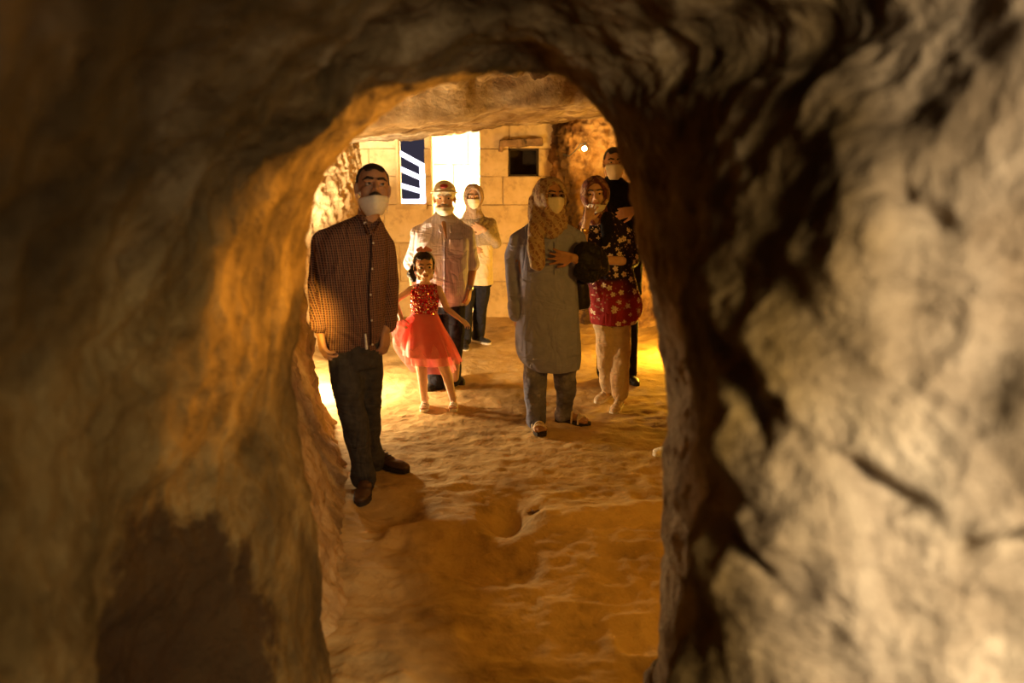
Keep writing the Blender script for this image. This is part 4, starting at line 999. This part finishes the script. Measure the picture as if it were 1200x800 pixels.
S = Soup(); S.loft(D.rings([(557, 324, 19, 13, 0), (557, 336, 20, 14, 0)]), n=28); S.chain([p(547, 335), p(546, 365), p(545, 398, .02)], [.085, .070, .060]); S.chain([p(565, 335, .04), p(562, 365, .10), p(561, 392, .18)], [.085, .070, .060])
S.build('trousers', M_NAVY, D.e, voxel=.01, smooth=2, wrinkle=.01, wscale=8)
shoe(D, D.ft(545, 408, .1, .25), .10, .25, M_SHOEBK, M_SOLEW); shoe(D, D.ft(564, 401.5, .8, .25), .80, .25, M_SHOEBK, M_SOLEW)

# ---- 5. woman in the long grey tunic
E_ = Person(648, 500, 5.18, 'woman in a long blue-grey tunic, patterned beige headscarf and glasses, hand on her chest')
p = E_.p
head(E_, 645, 231, -.0, .45, -.12, -.04, 1.03, mask=(-.008, -.112), ears=False, female=True, gaze=(.6, .4), mouth=False)
def tail(S):
    S.chain([p(631, 250, -.02), p(628, 270, -.13), p(628, 292, -.165), p(630, 308, -.16)], [.055, .052, .052, .048], flat=.45, axis=Vector((1, 0, 0)))
    S.chain([p(630, 236, .04), p(630, 254, .02), p(642, 268, -.06)], [.055, .06, .05]); S.chain([p(636, 258, -.03), p(645, 270, -.09), p(656, 262, -.05)], [.05, .058, .05])
hijab(E_, M_SCARF1, cowl=1.05, extra=tail)
# glasses
s_ = Soup()
for q in (-1, 1):
    pts = [(q * .032 + math.cos(a) * .023, -.098 + abs(math.cos(a) * .004) + .006, .0 + math.sin(a) * .016) for a in [2 * math.pi * k / 16 for k in range(17)]]; s_.chain(pts, [.0016] * 17, n=6)
    s_.cap((q * .056, -.090, .006), .0016, (q * .074, -.02, .008), .0016, n=6)
s_.cap((-.009, -.096, .003), .0016, (.009, -.096, .003), .0016, n=6); gl = s_.xf(E_.HM).build('glasses', M_STEEL, E_.e)
for q in (-1, 1): s_ = Soup(); s_.ell((q * .032, -.092, 0), (.022, .001, .015), nu=16, nv=8); s_.xf(E_.HM).build('lens', M_LENS, gl)
E_.sk.chain([p(644, 248, .02), p(641, 272, .03)], [.048, .055])
bt = [(641, 260, 14, 12, .03), (640, 268, 34, 19, .02), (639, 285, 39, 23, 0), (640, 310, 38, 24, 0), (642, 345, 37, 25, 0), (643, 380, 38, 26, 0), (643, 400, 36, 25, 0)]
E_.sk.loft(E_.rings([(a, b, c - 6, d - 5, e) for a, b, c, d, e in bt]), n=30)
shL, elL, wrL = p(607, 286), p(601, 324, .05), p(605, 366, -.02); shR, elR, wrR = p(675, 286, .03), p(690, 314, .02), p(672, 302, -.20)
E_.sk.chain([shL, elL, wrL], [.042, .036, .027]); E_.sk.chain([shR, elR, wrR], [.042, .038, .028])
hand(E_.sk, wrL, p(609, 392, -.04) - wrL, Vector((.8, .5, 0)), .17, thumb=-1, curl=.3, r=1.05); hand(E_.sk, wrR, Vector((-1, .0, .05)), Vector((0, 1, .1)), .175, thumb=1, curl=.18, spread=.22, r=1.1)
fL = p(629, 498, .02); fR = p(664, 489, .16)
E_.sk.chain([p(627, 400), p(627, 450, .0), p(628, 497, .0)], [.08, .055, .034]); E_.sk.chain([p(661, 400, .04), p(662, 445, .1), p(663, 486, .17)], [.08, .055, .034])
sandal_foot(E_, E_.ft(630, 505, .2, .25), .2, .25); sandal_foot(E_, E_.ft(672, 494, 1.05, .25), 1.05, .25)
E_.sk.build('body', SK_TAN, E_.e, voxel=.0056, smooth=2)
S = Soup(); S.loft(E_.rings([(643, 252, 12, 12, .03), (642, 258, 17, 15, .03), (641, 266, 27, 19, .02), (640, 278, 34, 22, .01), (641, 296, 34, 24, 0), (642, 320, 33, 25, 0), (642, 350, 36, 26, 0), (642, 380, 39, 28, 0), (643, 405, 40, 28, 0), (645, 420, 38, 27, 0), (650, 432, 31, 23, 0)]), n=44, power=2.15)
S.cap(p(640, 262, .02), .055, p(607, 282), .056); S.cap(p(645, 262, .02), .055, p(675, 280, .03), .056)
S.chain([shL, p(601, 300, .03), elL, wrL + Vector((0, 0, .01))], [.060, .056, .054, .048], n=20); S.chain([shR, elR, wrR + (elR - wrR) * .25], [.062, .058, .046], n=20)
tu = S.build('tunic', M_GREYT, E_.e, voxel=.0085, smooth=2, wrinkle=.016, wscale=5, wstretch=(1.3, 1.3, .35), seed=22)
s_ = Soup(); d = (elL - wrL).normalized(); s_.cap(wrL - d * .01, .053, wrL + d * .05, .056, n=20); s_.build('cuff', M_GREYT, tu, voxel=.006, smooth=2, wrinkle=.006, wscale=14)
s_ = Soup(); s_.box(p(648, 284, -.165), (.05, .010, .004)); pts = []
for k in range(5):
    q = p(649, 282 + k * 9); pts.append(Vector((q.x, surf_y(tu, q.x, q.z) - .001, q.z)))
s_ = Soup(); s_.chain(pts, [.007] * 5, n=8, flat=.5); s_.build('placket', M_GREYT, tu)
S = Soup(); S.chain([p(628, 405), p(627, 440, -.01), p(627, 470, .0), p(628, 492, .0)], [.082, .074, .064, .060]); S.chain([p(661, 405, .05), p(662, 440, .08), p(663, 465, .12), p(661, 485, .17)], [.080, .068, .060, .056]); S.cap(p(627, 405), .09, p(660, 405, .05), .09)
S.build('jeans', M_DENIM, E_.e, voxel=.0085, smooth=2, wrinkle=.017, wscale=8, wstretch=(1, 1, 1.0), seed=31, ridg=True)
# black handbag and jacket over the forearm: held things stay on their own
hb = thing('handbag', E_.base + p(680, 345, .02), 'small black leather handbag hanging by its strap below the jacket on the grey-clad woman\'s arm', 'bag'); o_ = p(680, 345, .02)
q = lambda u, v, dy=0: p(u, v, dy) - o_
S = Soup(); S.loft([(q(678, 328, .01), .038, .022, 0), (q(680, 332, .01), .052, .035, 0), (q(681, 348, .02), .060, .042, 0), (q(682, 359, .02), .052, .038, 0), (q(682, 362, .02), .035, .022, 0)], n=28); S.build('bag_body', M_BAG, hb, voxel=.007, smooth=2, wrinkle=.010, wscale=11)
S = Soup(); S.chain([q(674, 332, .02), q(679, 322, .02), q(686, 333, .02)], [.007] * 3, n=8); S.build('strap', M_BAG, hb)
jk = thing('jacket', E_.base + p(695, 300, -.05), 'black jacket draped over the forearm of the woman in the grey tunic', 'jacket'); o_ = p(695, 300, -.05)
S = Soup(); S.chain([q(682, 294, -.15), q(692, 292, -.12), q(700, 300, -.06), q(703, 314, -.02)], [.036, .046, .052, .045]); S.chain([q(683, 300, -.17), q(690, 306, -.15), q(699, 312, -.06)], [.040, .05, .05]); S.chain([q(690, 300, -.13), q(693, 322, -.10), q(698, 322, -.04)], [.045, .035, .035]); S.chain([q(684, 305, -.16), q(681, 318, -.15), q(686, 322, -.12)], [.036, .034, .034])
S.build('cloth', M_JACK, jk, voxel=.007, smooth=2, wrinkle=.026, wscale=7, wstretch=(1, 1, .6), ridg=True)

# ---- 6. man in black behind
K = Person(722, 455, 6.40, 'man in black with short dark hair and white mask, half hidden by the rock pillar')
p = K.p
head(K, 719.5, 191, 0, .0, -.02, 0, 1.03, mask=(-.012, -.125), hair='short', mouth=False, gaze=(.2, .3))
K.sk.chain([p(720, 206, .02), p(721, 224, .03)], [.055, .062])
bt = [(721, 214, 13, 12, .03), (722, 222, 30, 17, .03), (722, 240, 34, 19, .02), (722, 290, 31, 19, 0), (722, 340, 28, 18, 0)]
K.sk.loft(K.rings([(a, b, c - 3, d - 3, e) for a, b, c, d, e in bt]), n=28)
shL, elL, wrL = p(694, 238, .03), p(691, 282, .06), p(700, 315, .0); shR, elR, wrR = p(751, 238, .03), p(757, 278, -.02), p(744, 246, -.18)
K.sk.chain([shL, elL, wrL], [.05, .042, .03]); K.sk.chain([shR, elR, wrR], [.05, .042, .03])
hand(K.sk, wrR, Vector((-1, -.1, -.25)), Vector((.1, 1, .0)), .18, thumb=1, curl=.35, r=1.15); hand(K.sk, wrL, Vector((.3, -.1, -1)), Vector((1, .3, 0)), .18, thumb=-1, curl=.4)
K.sk.chain([p(709, 340), p(709, 395), p(708, 440, .02)], [.08, .056, .04]); K.sk.chain([p(735, 340), p(737, 395), p(738, 440, .02)], [.08, .056, .04])
K.sk.build('body', SK_MED, K.e, voxel=.0065, smooth=2)
S = Soup(); S.cap(p(720, 216, .03), .05, p(694, 234, .03), .06); S.cap(p(722, 216, .03), .05, p(751, 234, .03), .06); S.loft(K.rings([(720, 207, 10, 10, .03), (721, 213, 14, 13, .03), (722, 222, 26, 17, .03), (722, 242, 36, 20, .02), (722, 290, 33, 20, 0), (722, 338, 31, 20, 0), (722, 345, 30, 19, 0)]), n=32, power=2.2); S.chain([shL, elL, wrL], [.066, .058, .048], n=18); S.chain([shR, elR, wrR + (elR - wrR) * .12], [.066, .058, .044], n=18)
S.build('sweatshirt', M_BLACK, K.e, voxel=.01, smooth=2, wrinkle=.014, wscale=6)
S = Soup(); S.loft(K.rings([(722, 334, 27, 18, 0), (722, 352, 28, 18, 0)]), n=28); S.chain([p(709, 352), p(709, 395), p(708, 436, .02)], [.092, .072, .064]); S.chain([p(735, 352), p(737, 395), p(738, 436, .02)], [.092, .072, .064])
S.build('trousers', M_BLACK, K.e, voxel=.011, smooth=2, wrinkle=.012, wscale=8)
shoe(K, K.ft(709, 447, -.1, .28), -.1, .28, M_SHOEBK, M_SOLEB); shoe(K, K.ft(739, 447, .2, .28), .2, .28, M_SHOEBK, M_SOLEB)

# ---- 7. woman in the floral dress
H = Person(715, 476, 5.74, 'woman in a dark red floral dress and rust headscarf, hand raised to her mouth')
p = H.p
head(H, 697.5, 228, -.02, -.10, -.06, .06, 1.03, mask=(-.066, -.135), ears=False, female=True, gaze=(-.3, .2), mask_roll=.12)
hijab(H, M_SCARF2, cowl=1.0, seed=8)
H.sk.chain([p(700, 242, .02), p(704, 262, .03)], [.046, .052])
bt = [(704, 254, 13, 11, .03), (711, 262, 26, 15, .02), (713, 280, 29, 19, 0), (714, 305, 26, 18, 0), (717, 335, 29, 20, 0), (719, 365, 30, 21, 0)]
H.sk.loft(H.rings([(a, b, c - 5, d - 4, e) for a, b, c, d, e in bt]), n=28)
shL, elL, wrL = p(688, 278, -.02), p(681, 298, -.14), p(686, 266, -.22); shR, elR, wrR = p(737, 280, .02), p(741, 306, .0), p(712, 305, -.20)
H.sk.chain([shL, elL, wrL], [.045, .038, .026]); H.sk.chain([shR, elR, wrR], [.048, .040, .030])
hw_ = p(688, 259, -.215); H.sk.cap(wrL, .026, hw_, .023); hand(H.sk, hw_, p(694, 238, -.17) - hw_, Vector((.35, 1, 0)), .15, thumb=-1, curl=.20, spread=.22, r=1.1); hand(H.sk, wrR, Vector((-.9, -.1, -.05)), Vector((.1, 1, 0)), .165, thumb=1, curl=.5)
fL = p(712, 460, .08); fR = p(726, 470, -.04)
H.sk.chain([p(707, 370), p(711, 420), p(713, 455, .06)], [.075, .05, .035]); H.sk.chain([p(727, 370), p(726, 425, -.02), p(727, 465, -.05)], [.075, .05, .035])
H.sk.build('body', SK_FAIR, H.e, voxel=.006, smooth=2)
S = Soup(); S.cap(p(706, 258, .02), .05, p(688, 276), .052); S.cap(p(708, 258, .02), .05, p(737, 278, .02), .056); S.loft(H.rings([(704, 248, 12, 12, .03), (707, 256, 17, 15, .02), (711, 266, 25, 18, .01), (713, 282, 29, 21, 0), (714, 308, 28, 20, 0), (718, 335, 31, 22, 0), (722, 360, 32, 23, 0), (721, 372, 29, 22, 0), (720, 378, 27, 20, 0)]), n=40, power=2.1)
S.chain([shL, p(684, 280, -.06)], [.058, .055], n=18); S.chain([shR, elR, p(736, 306, -.06)], [.062, .056, .05], n=18)
S.build('dress', M_FLORAL, H.e, voxel=.008, smooth=2, wrinkle=.014, wscale=6, wstretch=(1.2, 1, .5), seed=44)
S = Soup(); S.chain([p(710, 256, -.10), p(712, 272, -.145), p(709, 284, -.15)], [.05, .05, .03], flat=.5, axis=Vector((1, 0, 0))); S.build('scarf_front', M_BLACK, H.e, voxel=.007, smooth=2, wrinkle=.01, wscale=12)
s_ = Soup(); d = (wrL - elL).normalized(); s_.cap(wrL - d * .03, .030, wrL - d * .02, .030); wt = s_.build('wristwatch', M_GOLD, H.e); s_ = Soup(); s_.ell(wrL - d * .025 + Vector((-.008, -.028, 0)), (.018, .007, .018)); s_.build('watch_face', M_GOLD, wt)
S = Soup(); S.chain([p(708, 368), p(710, 400), p(711, 430, .02), p(713, 452, .06)], [.085, .074, .062, .058]); S.chain([p(727, 368), p(727, 405, -.01), p(726, 435, -.03), p(727, 460, -.05)], [.085, .074, .066, .062])
S.build('trousers', M_BEIGE, H.e, voxel=.009, smooth=2, wrinkle=.010, wscale=9, seed=51, ridg=True)
shoe(H, H.ft(708, 468, -.6, .25), -.60, .25, M_SNEAK, M_SOLEW, 'sneaker', laces=M_SOLEW); shoe(H, H.ft(723, 480, -.35, .25), -.35, .25, M_SNEAK, M_SOLEW, 'sneaker', laces=M_SOLEW)

# ---- 8. someone behind the pillar, of whom only a white sneaker shows
N = Person(800, 525, 4.76, 'person hidden behind the dark rock pillar, only a white sneaker tip showing')
p = N.p; bx = p(806, 525); X0 = bx.x
v3 = lambda x, y, z: Vector((X0 + x, y, z))
N.sk.ell(v3(-.01, 0, 1.58), (.095, .075, .115)); N.sk.ell(v3(-.105, 0, 1.56), (.015, .012, .02)); N.sk.chain([v3(0, 0, 1.48), v3(.01, 0, 1.40)], [.052, .06])
N.sk.loft([(v3(0, 0, 1.42), .06, .07, 0), (v3(0, 0, 1.34), .10, .19, 0), (v3(0, 0, 1.1), .11, .17, 0), (v3(0, 0, .9), .11, .16, 0)], n=24)
for q in (-1, 1):
    N.sk.chain([v3(0, q * .19, 1.34), v3(.02, q * .23, 1.06), v3(-.02, q * .22, .84)], [.05, .04, .028]); hand(N.sk, v3(-.02, q * .22, .84), Vector((-.1, 0, -1)), Vector((0, -q, 0)), .17, thumb=-q, curl=.4)
    N.sk.chain([v3(0, q * .09, .9), v3(.04 + q * .03, q * .09, .48), v3(.08 + q * .06, q * .09, .09)], [.08, .055, .04])
N.sk.build('body', SK_MED, N.e, voxel=.009, smooth=2)
S = Soup(); S.loft([(v3(0, 0, 1.43), .07, .09, 0), (v3(0, 0, 1.35), .12, .21, 0), (v3(0, 0, 1.1), .13, .19, 0), (v3(0, 0, .86), .13, .18, 0)], n=28)
for q in (-1, 1): S.chain([v3(0, q * .19, 1.34), v3(.02, q * .23, 1.06), v3(-.01, q * .22, .88)], [.065, .055, .045])
S.build('shirt', M_WHITEFAB, N.e, voxel=.012, smooth=2)
S = Soup(); S.loft([(v3(0, 0, .92), .12, .17, 0), (v3(0, 0, .82), .12, .17, 0)], n=24)
for q in (-1, 1): S.chain([v3(0, q * .09, .84), v3(.04 + q * .03, q * .09, .46), v3(.08 + q * .06, q * .09, .12)], [.092, .07, .06])
S.build('trousers', M_NAVY, N.e, voxel=.012, smooth=2)
S = Soup(); S.ell(v3(.02, 0, 1.62), (.10, .082, .10)); S.build('hair', M_HAIR, N.e)
shoe(N, v3(.02, -.09, 0), -math.pi / 2 - .0, .27, M_SNEAKW, M_SNEAKW, 'sneaker', laces=M_SNEAKW); shoe(N, v3(.15, .10, 0), -math.pi / 2 - .1, .27, M_SNEAKW, M_SNEAKW, 'sneaker', laces=M_SNEAKW)

# ---- a dry leaf by the hollow in the floor
c = P(625, 597, 4.0); k = CAMZ / (CAMZ - c.z); c = Vector((0, 0, CAMZ)) + (c - Vector((0, 0, CAMZ))) * k
lf = thing('dry_leaf', (c.x, c.y, floor_z(c.x, c.y) + .004), 'curled dry brown leaf lying beside the hollow in the floor', 'leaf')
S = Soup(); S.cap((-.035, 0, .008), .004, (.03, .01, .012), .010, flat=.3); S.cap((0, 0, .01), .008, (-.01, .035, .015), .003, flat=.3); S.cap((.01, 0, .01), .008, (.02, -.03, .012), .003, flat=.3)
S.build('blade', M_LEAFD, lf, voxel=.003, smooth=1)
